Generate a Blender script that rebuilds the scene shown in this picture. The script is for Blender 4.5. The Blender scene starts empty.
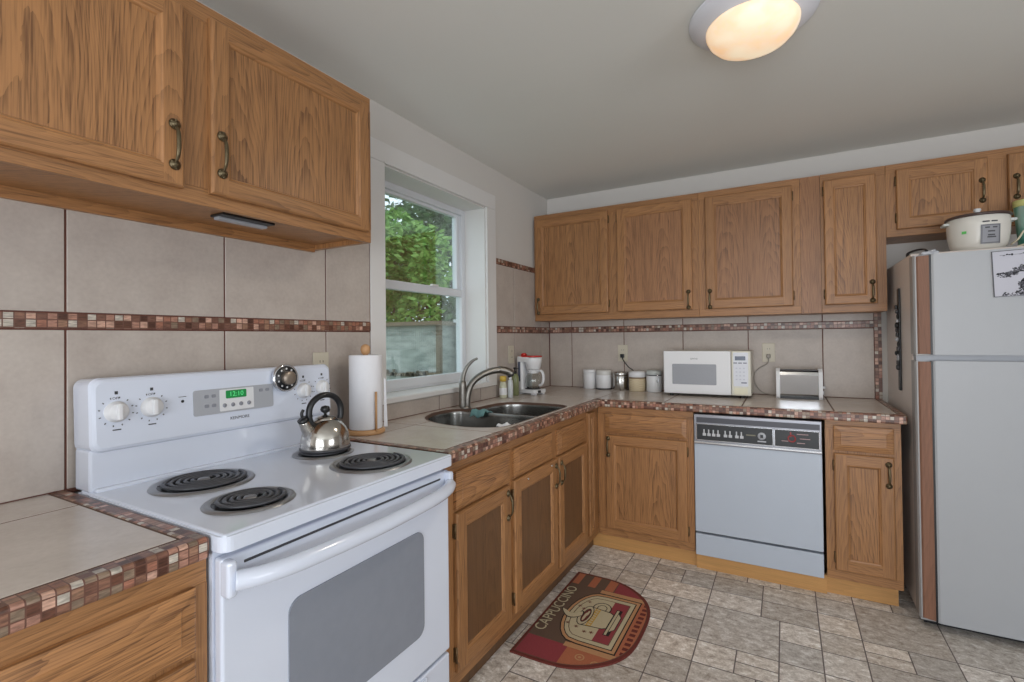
import bpy, bmesh, math, random
from mathutils import Vector, Matrix
PI = math.pi
C = bpy.context.scene.collection
SC = bpy.context.scene

# ------------------------------------------------------------------ camera, world, lights, exposure
cd = bpy.data.cameras.new('camera'); cam = bpy.data.objects.new('camera', cd); C.objects.link(cam)
def cam_rot(yaw, pitch, roll):
    cy, sy = math.cos(yaw), math.sin(yaw)
    f = Vector((-sy*math.cos(pitch), cy*math.cos(pitch), math.sin(pitch)))
    r = Vector((cy, sy, 0)); u = r.cross(f)
    c, s = math.cos(roll), math.sin(roll)
    r, u = c*r+s*u, -s*r+c*u
    return Matrix((r, u, -f)).transposed()
M4 = cam_rot(.4933, .0108, -.0114).to_4x4(); M4.translation = Vector((1.6171, -3.3975, 1.2859))
cam.matrix_world = M4
cd.sensor_fit = 'HORIZONTAL'; cd.sensor_width = 36; cd.lens = 482.88/1024*36
cd.shift_x = -13.118/1024; cd.shift_y = -8.13/1024; cd.clip_start = .02
SC.camera = cam
SC.view_settings.view_transform = 'Standard'; SC.view_settings.look = 'None'
SC.view_settings.gamma = 1; SC.view_settings.use_curve_mapping = False
SC.view_settings.exposure = -0.62

world = bpy.data.worlds.new('sky'); SC.world = world; world.use_nodes = True
bg = world.node_tree.nodes['Background']; bg.inputs[0].default_value = (.80, .90, 1, 1); bg.inputs[1].default_value = 2.6

def area(name, loc, rot, sx, sy, power, col):
    l = bpy.data.lights.new(name, 'AREA'); l.shape = 'RECTANGLE'; l.size = sx; l.size_y = sy; l.energy = power; l.color = col
    o = bpy.data.objects.new(name, l); C.objects.link(o); o.location = loc; o.rotation_euler = rot; return o
# added fill lamps at assumed openings behind the camera, tilted up to brighten ceiling
area('fill_rear', (2.2, -6.2, 1.15), (PI/2+.5, 0, 0), 2.6, 2.1, 135, (.93, .96, 1))
area('fill_side', (4.9, -3.3, 1.4), (0, PI/2+.5, 0), 1.2, 1.6, 55, (.95, .97, 1))

# ------------------------------------------------------------------ node materials
def lin(c):
    return tuple((x/255/12.92 if x/255 <= .04045 else ((x/255+.055)/1.055)**2.4) for x in c)+(1,)
class NT:
    def __init__(s, name):
        s.m = bpy.data.materials.new(name); s.m.use_nodes = True; s.t = s.m.node_tree
        s.b = s.t.nodes['Principled BSDF']
    def n(s, typ, ins={}, **kw):
        nd = s.t.nodes.new(typ)
        for k, v in kw.items(): setattr(nd, k, v)
        for k, v in ins.items(): s.set(nd.inputs[k], v)
        return nd
    def set(s, sock, v):
        if isinstance(v, bpy.types.NodeSocket): s.t.links.new(v, sock)
        elif isinstance(v, bpy.types.Node): s.t.links.new(v.outputs[0], sock)
        else: sock.default_value = v
    def math(s, op, a, b=None, c=None):
        nd = s.n('ShaderNodeMath', operation=op); s.set(nd.inputs[0], a)
        if b is not None: s.set(nd.inputs[1], b)
        if c is not None: s.set(nd.inputs[2], c)
        return nd.outputs[0]
    def vmath(s, op, a, b=None):
        nd = s.n('ShaderNodeVectorMath', operation=op); s.set(nd.inputs[0], a)
        if b is not None: s.set(nd.inputs[1], b)
        return nd.outputs[0]
    def ramp(s, fac, stops, interp='LINEAR'):
        nd = s.n('ShaderNodeValToRGB', {0: fac}); cr = nd.color_ramp; cr.interpolation = interp
        while len(cr.elements) < len(stops): cr.elements.new(.5)
        for e, (p, c) in zip(cr.elements, stops): e.position = p; e.color = c if len(c) == 4 else lin(c)
        return nd.outputs[0]
    def mix(s, fac, a, b, mode='MIX'):
        nd = s.n('ShaderNodeMix', data_type='RGBA', blend_type=mode)
        s.set(nd.inputs[0], fac); s.set(nd.inputs[6], a); s.set(nd.inputs[7], b); return nd.outputs[2]
    def obj(s): return s.n('ShaderNodeTexCoord').outputs['Object']
    def bump(s, h, strength=.3, dist=.002):
        nd = s.n('ShaderNodeBump', {'Strength': strength, 'Distance': dist, 'Height': h}); s.t.links.new(nd.outputs[0], s.b.inputs['Normal'])
    def base(s, c): s.set(s.b.inputs['Base Color'], c if not isinstance(c, tuple) else lin(c) if len(c) == 3 else c)
    def p(s, **kw):
        for k, v in kw.items(): s.b.inputs[k.replace('_', ' ')].default_value = v
        return s

def plain(name, col, rough=.5, metal=0, noise=.05, nscale=8, bump=0, coat=0, spec=.5):
    t = NT(name); o = t.obj()
    nz = t.n('ShaderNodeTexNoise', {'Vector': o, 'Scale': nscale, 'Detail': 3})
    c = lin(col)
    t.base(t.mix(nz.outputs[0], tuple(min(1, x*(1-noise)) for x in c[:3])+(1,), tuple(min(1, x*(1+noise)) for x in c[:3])+(1,)))
    t.p(Roughness=rough, Metallic=metal); t.b.inputs['Specular IOR Level'].default_value = spec
    if coat: t.b.inputs['Coat Weight'].default_value = coat; t.b.inputs['Coat Roughness'].default_value = .08
    if bump:
        n2 = t.n('ShaderNodeTexNoise', {'Vector': o, 'Scale': 160, 'Detail': 2}); t.bump(n2.outputs[0], bump, .001)
    return t.m

def oak(name, along='z', tone=1.0, hue=(152, 108, 68), dark=(90, 57, 34), contrast=1.0):
    t = NT(name); o = t.obj()
    rnd = t.n('ShaderNodeObjectInfo').outputs['Random']
    sep = t.n('ShaderNodeSeparateXYZ', {0: o})
    if along == 'z': A, L = sep.outputs[0], sep.outputs[2]
    else: A, L = sep.outputs[2], sep.outputs[0]
    D = sep.outputs[1]
    r10 = t.math('MULTIPLY', rnd, 7.3)
    a = t.math('ADD', t.math('ADD', A, t.math('MULTIPLY', D, .6)), r10)
    l = t.math('ADD', L, t.math('MULTIPLY', rnd, 3.1))
    st = t.n('ShaderNodeCombineXYZ', {0: t.math('MULTIPLY', a, 7), 1: D, 2: t.math('MULTIPLY', l, 1.6)})
    n1 = t.n('ShaderNodeTexNoise', {'Vector': st, 'Scale': 1, 'Detail': 2}).outputs[0]
    tri = t.math('PINGPONG', t.math('ADD', a, t.math('MULTIPLY', n1, .045)), .12)
    f = t.math('ADD', t.math('MULTIPLY', t.math('MULTIPLY', tri, tri), 800), t.math('MULTIPLY', l, 8.0))
    f = t.math('ADD', f, t.math('ADD', t.math('MULTIPLY', n1, 6.0), t.math('MULTIPLY', t.n('ShaderNodeTexNoise', {'Vector': st, 'Scale': 5, 'Detail': 3}).outputs[0], 1.3)))
    band = t.math('FRACT', f)
    band = t.math('POWER', band, 1.6)
    fine = t.n('ShaderNodeTexNoise', {'Vector': t.n('ShaderNodeCombineXYZ', {0: t.math('MULTIPLY', a, 330), 1: t.math('MULTIPLY', D, 40), 2: t.math('MULTIPLY', l, 9)}), 'Scale': 1, 'Detail': 3}).outputs[0]
    streak = t.n('ShaderNodeTexNoise', {'Vector': t.n('ShaderNodeCombineXYZ', {0: t.math('MULTIPLY', a, 45), 1: D, 2: t.math('MULTIPLY', l, 1.5)}), 'Scale': 1, 'Detail': 2}).outputs[0]
    g = t.math('ADD', t.math('MULTIPLY', band, .34*contrast), t.math('MULTIPLY', t.ramp(fine, [(.40, (0, 0, 0, 1)), (.66, (1, 1, 1, 1))]), .46*contrast))
    g = t.math('ADD', g, t.math('MULTIPLY', t.math('SUBTRACT', streak, .5), .55))
    h2 = tuple(min(255, x*tone) for x in hue); d2 = tuple(min(255, x*tone) for x in dark)
    lo = tuple(min(255, x*1.10*tone) for x in hue)
    col = t.ramp(g, [(0, lo), (.35, h2), (1, d2)])
    big = t.math('ADD', t.math('MULTIPLY', t.math('SUBTRACT', rnd, .5), .16), 1)
    hs = t.n('ShaderNodeHueSaturation', {'Value': big, 'Color': col}).outputs[0]
    t.base(hs); t.p(Roughness=.42); t.b.inputs['Specular IOR Level'].default_value = .4
    t.b.inputs['Coat Weight'].default_value = .15; t.b.inputs['Coat Roughness'].default_value = .3
    t.bump(t.math('MULTIPLY', g, -1), .25, .0006)
    return t.m

def mosaic(name, cell=.021):
    t = NT(name); o = t.obj(); tc = t.n('ShaderNodeTexCoord')
    q = t.vmath('ADD', t.vmath('SCALE', o), (100.0, 100.0, 100.0))
    q.node.inputs[0].links[0].from_node.inputs['Scale'].default_value = 1/cell
    fr = t.vmath('FRACTION', q); fl = t.vmath('FLOOR', q)
    wn = t.n('ShaderNodeTexWhiteNoise', {'Vector': fl}, noise_dimensions='3D')
    cols = [(150, 108, 88), (112, 72, 56), (188, 140, 120), (168, 128, 104), (132, 92, 76), (214, 204, 190), (92, 56, 42), (176, 120, 98), (150, 128, 108), (220, 176, 154)]
    col = t.ramp(wn.outputs[0], [(i/len(cols), c) for i, c in enumerate(cols)], 'CONSTANT')
    st = t.n('ShaderNodeTexNoise', {'Vector': t.vmath('MULTIPLY', o, (60, 60, 300)), 'Scale': 1, 'Detail': 3}).outputs[0]
    col = t.mix(.8, col, t.mix(1, col, t.ramp(st, [(.3, (150, 150, 150)), (.7, (255, 255, 255))]), 'MULTIPLY'))
    sf = t.n('ShaderNodeSeparateXYZ', {0: fr}); sn = t.n('ShaderNodeSeparateXYZ', {0: tc.outputs['Normal']})
    mask = None
    for i in range(3):
        e = t.math('GREATER_THAN', t.math('ABSOLUTE', t.math('SUBTRACT', sf.outputs[i], .5)), .435)
        k = t.math('LESS_THAN', t.math('ABSOLUTE', sn.outputs[i]), .6)
        e = t.math('MULTIPLY', e, k)
        mask = e if mask is None else t.math('MAXIMUM', mask, e)
    t.base(t.mix(mask, col, lin((104, 70, 58))))
    t.p(Roughness=.32); t.bump(t.math('SUBTRACT', 1, mask), .5, .001)
    return t.m

def ceramic(name, c1, c2, rough=.35, scale=9):
    t = NT(name); o = t.obj(); rp = t.n('ShaderNodeNewGeometry').outputs['Random Per Island']
    n1 = t.n('ShaderNodeTexNoise', {'Vector': t.vmath('ADD', o, t.n('ShaderNodeCombineXYZ', {0: t.math('MULTIPLY', rp, 9)})), 'Scale': scale, 'Detail': 6, 'Roughness': .65}).outputs[0]
    n2 = t.n('ShaderNodeTexNoise', {'Vector': o, 'Scale': 90, 'Detail': 3}).outputs[0]
    f = t.math('ADD', t.math('MULTIPLY', n1, .7), t.math('MULTIPLY', n2, .3))
    col = t.ramp(f, [(.3, c1), (.7, c2)])
    hs = t.n('ShaderNodeHueSaturation', {'Value': t.math('ADD', .97, t.math('MULTIPLY', rp, .06)), 'Color': col})
    t.base(hs.outputs[0]); t.p(Roughness=rough); t.bump(n1, .08, .002); return t.m

def vinyl(name):
    t = NT(name); o = t.obj(); rp = t.n('ShaderNodeNewGeometry').outputs['Random Per Island']
    off = t.vmath('ADD', t.vmath('MULTIPLY', o, (1, 1.5, 1)), t.n('ShaderNodeCombineXYZ', {0: t.math('MULTIPLY', rp, 17), 1: t.math('MULTIPLY', rp, 5)}))
    n1 = t.n('ShaderNodeTexNoise', {'Vector': off, 'Scale': 24, 'Detail': 8, 'Roughness': .7, 'Distortion': .4}).outputs[0]
    n2 = t.n('ShaderNodeTexNoise', {'Vector': o, 'Scale': 120, 'Detail': 4, 'Roughness': .8}).outputs[0]
    f = t.math('ADD', t.math('MULTIPLY', n1, .66), t.math('MULTIPLY', n2, .34))
    col = t.ramp(f, [(.35, (138, 122, 110)), (.44, (186, 173, 160)), (.54, (218, 208, 198)), (.63, (252, 248, 244))])
    hs = t.n('ShaderNodeHueSaturation', {'Saturation': t.math('ADD', .62, t.math('MULTIPLY', rp, .42)), 'Value': t.math('ADD', .76, t.math('MULTIPLY', t.math('FRACT', t.math('MULTIPLY', rp, 7.7)), .44)), 'Color': col})
    t.base(hs.outputs[0]); t.p(Roughness=.5); t.bump(n1, .12, .002); return t.m

def glass(name, col=(1, 1, 1, 1), rough=0.0, ior=1.45):
    t = NT(name); t.base(col); t.p(Roughness=rough, IOR=ior); t.b.inputs['Transmission Weight'].default_value = 1; return t.m
def pane_glass(name):
    t = NT(name); nt = t.t
    tr = t.n('ShaderNodeBsdfTransparent', {0: (.93, .97, .96, 1)}); gl = t.n('ShaderNodeBsdfGlossy', {1: .02}); gl.inputs[0].default_value = (1, 1, 1, 1)
    fr = t.n('ShaderNodeFresnel', {0: 1.6})
    mx = t.n('ShaderNodeMixShader', {0: t.math('MULTIPLY', fr.outputs[0], .28), 1: tr.outputs[0], 2: gl.outputs[0]})
    nt.links.new(mx.outputs[0], nt.nodes['Material Output'].inputs[0]); return t.m
def emis(name, col, strength):
    t = NT(name); t.base(lin(col)); t.b.inputs['Emission Color'].default_value = lin(col); t.b.inputs['Emission Strength'].default_value = strength; return t.m
def leafy(name, c1, c2):
    t = NT(name); rp = t.n('ShaderNodeNewGeometry').outputs['Random Per Island']
    t.base(t.ramp(rp, [(0, c1), (1, c2)])); t.p(Roughness=.6); t.b.inputs['Transmission Weight'].default_value = 0
    t.b.inputs['Subsurface Weight'].default_value = 0; return t.m

OV = oak('oak_vertical', 'z'); OH = oak('oak_horizontal', 'x'); OP = oak('oak_panel', 'z', contrast=1.25)
OD = oak('oak_panel_dark', 'z', tone=.69, hue=(150, 106, 68), contrast=1.0)
OM = oak('oak_panel_mid', 'z', tone=.93, hue=(156, 110, 74), contrast=1.1)
OY = oak('oak_toe_kick', 'x', hue=(186, 140, 86), dark=(156, 108, 62), contrast=.4)
OF = oak('oak_front_grain', 'x', tone=1.04, contrast=1.3)
MOS = mosaic('mosaic_tile'); 
TILE = ceramic('wall_tile', (170, 158, 150), (190, 180, 171), .42)
CTILE = ceramic('counter_tile', (190, 179, 170), (206, 196, 188), .25)
GROUT = plain('red_brown_grout', (104, 66, 56), .9, noise=.1, nscale=60)
CGROUT = plain('counter_grout', (98, 74, 62), .9, noise=.1, nscale=60)
FGROUT = plain('floor_grout', (112, 103, 100), .8, noise=.08, nscale=40)
VIN = vinyl('stone_vinyl')
PAINT = plain('wall_paint', (206, 202, 197), .75, noise=.015, nscale=2, bump=.05)
CEILP = plain('ceiling_paint', (222, 222, 217), .85, noise=.02, nscale=3, bump=.06)
TRIMW = plain('white_trim', (218, 216, 214), .4, noise=.02)
VINYLW = plain('window_vinyl', (214, 216, 220), .35, noise=.02)
ENAM = plain('white_enamel', (214, 220, 234), .16, noise=.01, coat=.5)
DWW = plain('dishwasher_white', (180, 188, 200), .3, noise=.01)
FRW = plain('fridge_white', (164, 166, 170), .38, noise=.015, bump=.05)
WPL = plain('white_plastic', (222, 222, 224), .35, noise=.01)
GPL = plain('grey_plastic', (168, 170, 176), .4, noise=.02)
IVORY = plain('ivory_plastic', (196, 188, 170), .4, noise=.02)
BLK = plain('black_plastic', (24, 25, 28), .35, noise=.1)
DGR = plain('dark_grey', (62, 62, 66), .45, noise=.08)
COIL = plain('coil_black', (76, 77, 82), .42, .3, noise=.1)
CHR = plain('chrome', (214, 216, 220), .14, 1, noise=.02)
STEEL = plain('brushed_steel', (186, 184, 180), .26, 1, noise=.05, nscale=20)
PAN = plain('drip_pan', (150, 150, 152), .3, .8, noise=.05)
NICK = plain('brushed_nickel', (138, 134, 128), .36, 1, noise=.04)
BRZ = plain('antique_bronze', (104, 92, 70), .38, .85, noise=.25, nscale=120)
HNG = plain('dark_hinge', (104, 84, 58), .4, .7, noise=.2, nscale=80)
TKT = plain('kettle_steel', (190, 186, 180), .16, 1, noise=.04)
WOODL = plain('light_wood', (190, 146, 102), .5, noise=.12, nscale=30)
PAPER = plain('paper_towel', (226, 226, 230), .95, noise=.02, nscale=60, bump=.3)
OVG = plain('oven_glass', (132, 137, 148), .16, noise=.06, nscale=30, spec=.6)
GLS = pane_glass('window_glass')
CLR = glass('clear_glass', (.95, .98, .97, 1), .02)
REDP = plain('red_plastic', (190, 40, 34), .35)
GREEN = plain('green_liquid', (126, 132, 94), .25)
YEL = plain('yellow_plastic', (206, 172, 70), .35)
TEAL = plain('teal_cloth', (104, 142, 142), .9, noise=.2, nscale=60)
BLUEGREY = plain('blue_grey', (84, 92, 112), .3)

# ------------------------------------------------------------------ geometry collector
class G:
    def __init__(s): s.v = []; s.f = []; s.mi = []; s.sm = []
    def add(s, vs, fs, m=0, smooth=False, M=None):
        b = len(s.v)
        for v in vs:
            v = Vector(v)
            s.v.append(tuple(M @ v) if M is not None else tuple(v))
        for f in fs: s.f.append([b+i for i in f]); s.mi.append(m); s.sm.append(smooth)
        return s
    def bm(s, bm, m=0, smooth=False, M=None):
        bm.verts.ensure_lookup_table(); bm.verts.index_update()
        s.add([v.co for v in bm.verts], [[v.index for v in f.verts] for f in bm.faces], m, smooth, M); bm.free(); return s
    def box(s, x0, y0, z0, x1, y1, z1, m=0, bev=0, seg=2, M=None):
        x0, x1 = min(x0, x1), max(x0, x1); y0, y1 = min(y0, y1), max(y0, y1); z0, z1 = min(z0, z1), max(z0, z1)
        b = bmesh.new(); bmesh.ops.create_cube(b, size=1)
        for v in b.verts: v.co = Vector(((x0+x1)/2+v.co.x*(x1-x0), (y0+y1)/2+v.co.y*(y1-y0), (z0+z1)/2+v.co.z*(z1-z0)))
        if bev: bmesh.ops.bevel(b, geom=b.edges[:], offset=min(bev, .45*min(x1-x0, y1-y0, z1-z0)), segments=seg, affect='EDGES', profile=.5)
        return s.bm(b, m, False, M)
    def lathe(s, prof, c=(0, 0, 0), seg=32, m=0, smooth=True, M=None, sx=1, sy=1):
        vs = []; fs = []; n = len(prof)
        for i in range(seg):
            a = 2*PI*i/seg
            for r, z in prof: vs.append((c[0]+r*math.cos(a)*sx, c[1]+r*math.sin(a)*sy, c[2]+z))
        for i in range(seg):
            j = (i+1) % seg
            for k in range(n-1): fs.append([i*n+k, j*n+k, j*n+k+1, i*n+k+1])
        if prof[0][0] > 1e-6: pass
        return s.add(vs, fs, m, smooth, M)
    def cyl(s, c, r, h, m=0, seg=24, M=None, r2=None, bev=0):
        r2 = r if r2 is None else r2
        if bev: return s.lathe([(0, 0), (r-bev, 0), (r, bev), (r2, h-bev), (r2-bev, h), (0, h)], c, seg, m, False, M)
        return s.lathe([(0, 0), (r, 0), (r2, h), (0, h)], c, seg, m, False, M)
    def tube(s, pts, r, seg=10, m=0, smooth=True, closed=False, M=None, flat=1.0):
        pts = [Vector(p) for p in pts]; n = len(pts); rs = r if isinstance(r, (list, tuple)) else [r]*n
        vs = []; fs = []; up = None
        for i, p in enumerate(pts):
            a = pts[(i-1) % n] if (closed or i > 0) else p; b = pts[(i+1) % n] if (closed or i < n-1) else p
            d = (b-a); d = d.normalized() if d.length > 1e-9 else Vector((0, 0, 1))
            if up is None: up = Vector((0, 0, 1)) if abs(d.z) < .9 else Vector((1, 0, 0))
            x = d.cross(up)
            if x.length < 1e-6: x = d.cross(Vector((0, 1, 0)))
            x.normalize(); y = x.cross(d).normalized(); up = y
            for k in range(seg):
                t = 2*PI*k/seg; vs.append(p+x*math.cos(t)*rs[i]+y*math.sin(t)*rs[i]*flat)
        for i in range(n if closed else n-1):
            j = (i+1) % n
            for k in range(seg):
                k2 = (k+1) % seg; fs.append([i*seg+k, i*seg+k2, j*seg+k2, j*seg+k])
        if not closed: fs.append(list(range(seg))[::-1]); fs.append([(n-1)*seg+k for k in range(seg)])
        return s.add(vs, fs, m, smooth, M)
    def prism(s, poly, z0, z1, m=0, M=None, smooth=False):
        n = len(poly); vs = [(x, y, z0) for x, y in poly]+[(x, y, z1) for x, y in poly]
        fs = [list(range(n))[::-1], [n+i for i in range(n)]]+[[i, (i+1) % n, n+(i+1) % n, n+i] for i in range(n)]
        return s.add(vs, fs, m, smooth, M)
    def quad(s, a, b, c, d, m=0): return s.add([a, b, c, d], [[0, 1, 2, 3]], m)
    def text(s, txt, size, M, m=0, ext=.0004, align='CENTER', bold=0):
        cu = bpy.data.curves.new('t', 'FONT'); cu.body = txt; cu.size = size; cu.extrude = ext; cu.align_x = align; cu.align_y = 'CENTER'; cu.resolution_u = 3; cu.offset = bold
        o = bpy.data.objects.new('t', cu); C.objects.link(o)
        dg = bpy.context.evaluated_depsgraph_get(); me = bpy.data.meshes.new_from_object(o.evaluated_get(dg))
        s.add([v.co for v in me.vertices], [list(p.vertices) for p in me.polygons], m, False, M)
        bpy.data.objects.remove(o); bpy.data.curves.remove(cu); bpy.data.meshes.remove(me); return s
    def mesh(s, name, mats):
        me = bpy.data.meshes.new(name); me.from_pydata(s.v, [], s.f)
        for m in (mats if isinstance(mats, (list, tuple)) else [mats]): me.materials.append(m)
        me.polygons.foreach_set('material_index', s.mi); me.polygons.foreach_set('use_smooth', s.sm); me.update()
        return me
def TR(x, y, z): return Matrix.Translation((x, y, z))
def RX(a): return Matrix.Rotation(a, 4, 'X')
def RY(a): return Matrix.Rotation(a, 4, 'Y')
def RZ(a): return Matrix.Rotation(a, 4, 'Z')
FACE = RX(PI/2)          # text / lathe z-axis turned to face -y
def spline(pts, n=8):
    P = [Vector(p) for p in pts]; out = []
    for i in range(len(P)-1):
        p0, p1, p2, p3 = P[max(i-1, 0)], P[i], P[i+1], P[min(i+2, len(P)-1)]
        for k in range(n):
            t = k/n; out.append(.5*((2*p1)+(-p0+p2)*t+(2*p0-5*p1+4*p2-p3)*t*t+(-p0+3*p1-3*p2+p3)*t**3))
    out.append(P[-1]); return out
def rrect(x0, y0, x1, y1, r, n=5):
    out = []
    for cx, cy, a0 in ((x1-r, y0+r, -PI/2), (x1-r, y1-r, 0), (x0+r, y1-r, PI/2), (x0+r, y0+r, PI)):
        for k in range(n+1):
            a = a0+PI/2*k/n; out.append((cx+r*math.cos(a), cy+r*math.sin(a)))
    return out

# ------------------------------------------------------------------ things and parts
class T:
    """a top-level thing: an Empty at its base, parts built in its own axes"""
    def __init__(s, name, label, cat, loc=(0, 0, 0), rotz=0, group=None, rot=None):
        s.o = bpy.data.objects.new(name, None); C.objects.link(s.o); s.o.empty_display_size = .05
        s.o.location = loc; s.o.rotation_euler = rot or (0, 0, rotz)
        s.o['label'] = label; s.o['category'] = cat
        if group: s.o['group'] = group
    def part(s, name, g, mat, parent=None, label=None):
        o = bpy.data.objects.new(name, g.mesh(name, mat)); C.objects.link(o); o.parent = parent or s.o
        if label: o['label'] = label
        return o
def solo(name, g, mat, label, cat, loc=(0, 0, 0), rot=(0, 0, 0), group=None, kind=None):
    o = bpy.data.objects.new(name, g.mesh(name, mat)); C.objects.link(o); o.location = loc; o.rotation_euler = rot
    if label: o['label'] = label
    if cat: o['category'] = cat
    if group: o['group'] = group
    if kind: o['kind'] = kind
    return o
def struct(name, g, mat, parent=None):
    o = bpy.data.objects.new(name, g.mesh(name, mat)); C.objects.link(o)
    if parent: o.parent = parent
    else: o['kind'] = 'structure'
    return o

# ================================================================== ROOM SHELL
XR, YR, HC = 4.6, -5.9, 2.364
Y0W, Y1W, Z0W, Z1W = -1.752, -.895, 1.02, 2.095          # window opening over the sink
g = G(); g.box(0, YR, 0, XR, 0, -.12); 
floor = struct('floor', g, FGROUT)
# vinyl floor pattern: rectangles on a 3-inch grid inside 18-inch columns
random.seed(11); g = G(); u = .0765; gx = .0026
def ft(x0, y0, w, h):
    g.box(x0+gx, y0+gx*1.35, 0, x0+w*u-gx, y0+h*u-gx*1.35, .0012)
cx = 1.272-6*u*3
while cx < XR-.2:
    y = -.56-6.0*random.random()*u
    y = -.02
    while y > YR+.6:
        pick = random.choice([0, 1, 2, 3, 4, 5, 0, 0, 2, 5])
        hh = {0: 2, 1: 2, 2: 2, 3: 4, 4: 4, 5: 3, 6: 2}[pick]; b = y-hh*u
        if pick == 0: rows = [(0, 0, 2, 2), (2, 0, 2, 1), (2, 1, 2, 1), (4, 0, 2, 2)]
        elif pick == 1: rows = [(0, 0, 2, 2), (2, 0, 4, 2)]
        elif pick == 2: rows = [(0, 0, 3, 2), (3, 0, 3, 2)]
        elif pick == 3: rows = [(0, 0, 4, 4), (4, 0, 2, 2), (4, 2, 2, 2)]
        elif pick == 4: rows = [(0, 0, 2, 2), (0, 2, 2, 2), (2, 0, 4, 4)]
        elif pick == 5: rows = [(0, 0, 2, 1), (0, 1, 2, 2), (2, 0, 4, 3)]
        else: rows = [(0, 0, 6, 2)]
        for (a, c, w, h) in rows:
            if cx+a*u > 0 and cx+(a+w)*u < XR: ft(cx+a*u, b+c*u, w, h)
        y = b
    cx += 6*u
struct('tile_pattern', g, VIN, floor)
g = G(); g.box(-.2, YR-.2, HC, XR+.2, .2, HC+.12); struct('ceiling', g, CEILP)
# left wall with the window opening
g = G()
g.box(-.2, YR, 0, 0, Y0W, HC); g.box(-.2, Y1W, 0, 0, 0, HC); g.box(-.2, Y0W, 0, 0, Y1W, Z0W-.03); g.box(-.2, Y0W, Z1W, 0, Y1W, HC)
wl = struct('wall_left', g, PAINT)
g = G(); g.box(-.2, 0, 0, XR, .15, HC); wb = struct('wall_back', g, PAINT)
g = G(); g.box(XR, YR, 0, XR+.15, 0, .9); g.box(XR, YR, 2.1, XR+.15, 0, HC); g.box(XR, YR, .9, XR+.15, -4.2, 2.1); g.box(XR, -2.4, .9, XR+.15, 0, 2.1)
struct('wall_right', g, PAINT)
g = G(); g.box(-.2, YR-.15, 0, .8, YR, HC); g.box(3.6, YR-.15, 0, XR+.15, YR, HC); g.box(.8, YR-.15, 2.3, 3.6, YR, HC); struct('wall_rear', g, PAINT)

# tiled backsplash: beige tiles over red-brown grout, mosaic bands
def tiles(rects, thick, mk):
    gt = G()
    for (a0, b0, a1, b1) in rects:
        if mk == 'L': gt.box(.004, a0+.0025, b0+.0025, .004+thick, a1-.0025, b1-.0025, bev=.0012, seg=1)
        else: gt.box(a0+.0025, -.004-thick, b0+.0025, a1-.0025, -.004, b1-.0025, bev=.0012, seg=1)
    return gt
CT = .914
ys = [-3.68, -3.275, -2.870, -2.474, -2.079, -1.846]; rl = []
for a, b in zip(ys, ys[1:]): rl += [(a, CT, b, 1.322), (a, 1.363, b, 1.766)]
ys2 = [-.792, -.556, -.155, -.011]
for a, b in zip(ys2, ys2[1:]): rl += [(a, CT, b, 1.322), (a, 1.363, b, 1.762)]
ys3 = [-1.846, -1.765, -1.369, -.975, -.792]
for a, b in zip(ys3, ys3[1:]): rl += [(a, CT, b, .992)]
struct('wall_tile', tiles(rl, .005, 'L'), TILE, wl)
g = G(); g.box(0, -3.68, CT-.01, .006, -1.844, 1.768); g.box(0, -.794, CT-.01, .006, 0, 1.764); g.box(0, -1.846, CT-.01, .006, -.79, .994)
struct('tile_grout', g, GROUT, wl)
g = G(); g.box(.002, -3.68, 1.324, .0105, -1.846, 1.361); g.box(.002, -.792, 1.324, .0105, -.009, 1.361); g.box(.002, -.792, 1.764, .0105, -.009, 1.797)
struct('mosaic_border', g, mosaic('mosaic_band', .0195), wl)
xs = [.011, .196, .600, 1.009, 1.411, 1.816, 2.069]; rb = []
for a, b in zip(xs, xs[1:]): rb += [(a, CT, b, 1.322), (a, 1.363, b, 1.5)]
struct('wall_tile', tiles(rb, .005, 'B'), TILE, wb)
g = G(); g.box(0, -.006, CT-.01, 2.071, 0, 1.5); struct('tile_grout', g, GROUT, wb)
g = G(); g.box(.009, -.0105, 1.324, 2.069, -.002, 1.361); g.box(2.070, -.0125, CT, 2.103, -.002, 1.5)
struct('mosaic_border', g, mosaic('mosaic_band_back', .0195), wb)

# ---- window over the sink
win = bpy.data.objects.new('window_1', None); C.objects.link(win); win['kind'] = 'structure'; win.location = (0, 0, 0)
g = G()
g.box(-.002, Y0W-.092, Z0W-.028, .012, Y0W-.002, Z1W+.001, bev=.001); g.box(-.002, Y1W+.002, Z0W-.028, .012, Y1W+.105, Z1W+.001, bev=.001); g.box(-.002, Y0W-.092, Z1W+.002, .012, Y1W+.105, 2.19, bev=.001)
g.box(0, Y1W+.0005, Z0W, .015, Y1W+.011, Z1W, bev=.002); g.box(0, Y0W-.008, Z1W+.001, .015, Y1W+.011, Z1W+.011, bev=.002)
struct('window_casing', g, TRIMW, win)
g = G(); g.box(-.148, Y0W, Z0W-.03, .016, Y1W, Z0W, bev=.004); g.box(0, Y0W-.05, Z0W-.028, .022, Y1W+.03, Z0W-.002, bev=.005)
struct('window_sill', g, TRIMW, win)
g = G(); g.box(-.148, Y0W-.0, Z0W, -.001, Y0W+.006, Z1W); g.box(-.148, Y1W-.006, Z0W, -.001, Y1W, Z1W); g.box(-.148, Y0W, Z1W-.006, -.001, Y1W, Z1W)
struct('window_jamb', g, TRIMW, win)
g = G(); y0, y1, z0, z1 = Y0W+.004, Y1W-.004, Z0W, Z1W-.004
for a in ((y0+.035, z0, y1-.035, z0+.03), (y0+.035, z1-.035, y1-.035, z1), (y0, z0, y0+.035, z1), (y1-.035, z0, y1, z1)): g.box(-.2, a[0], a[1], -.148, a[2], a[3], bev=.003)
struct('window_frame', g, VINYLW, win)
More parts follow.
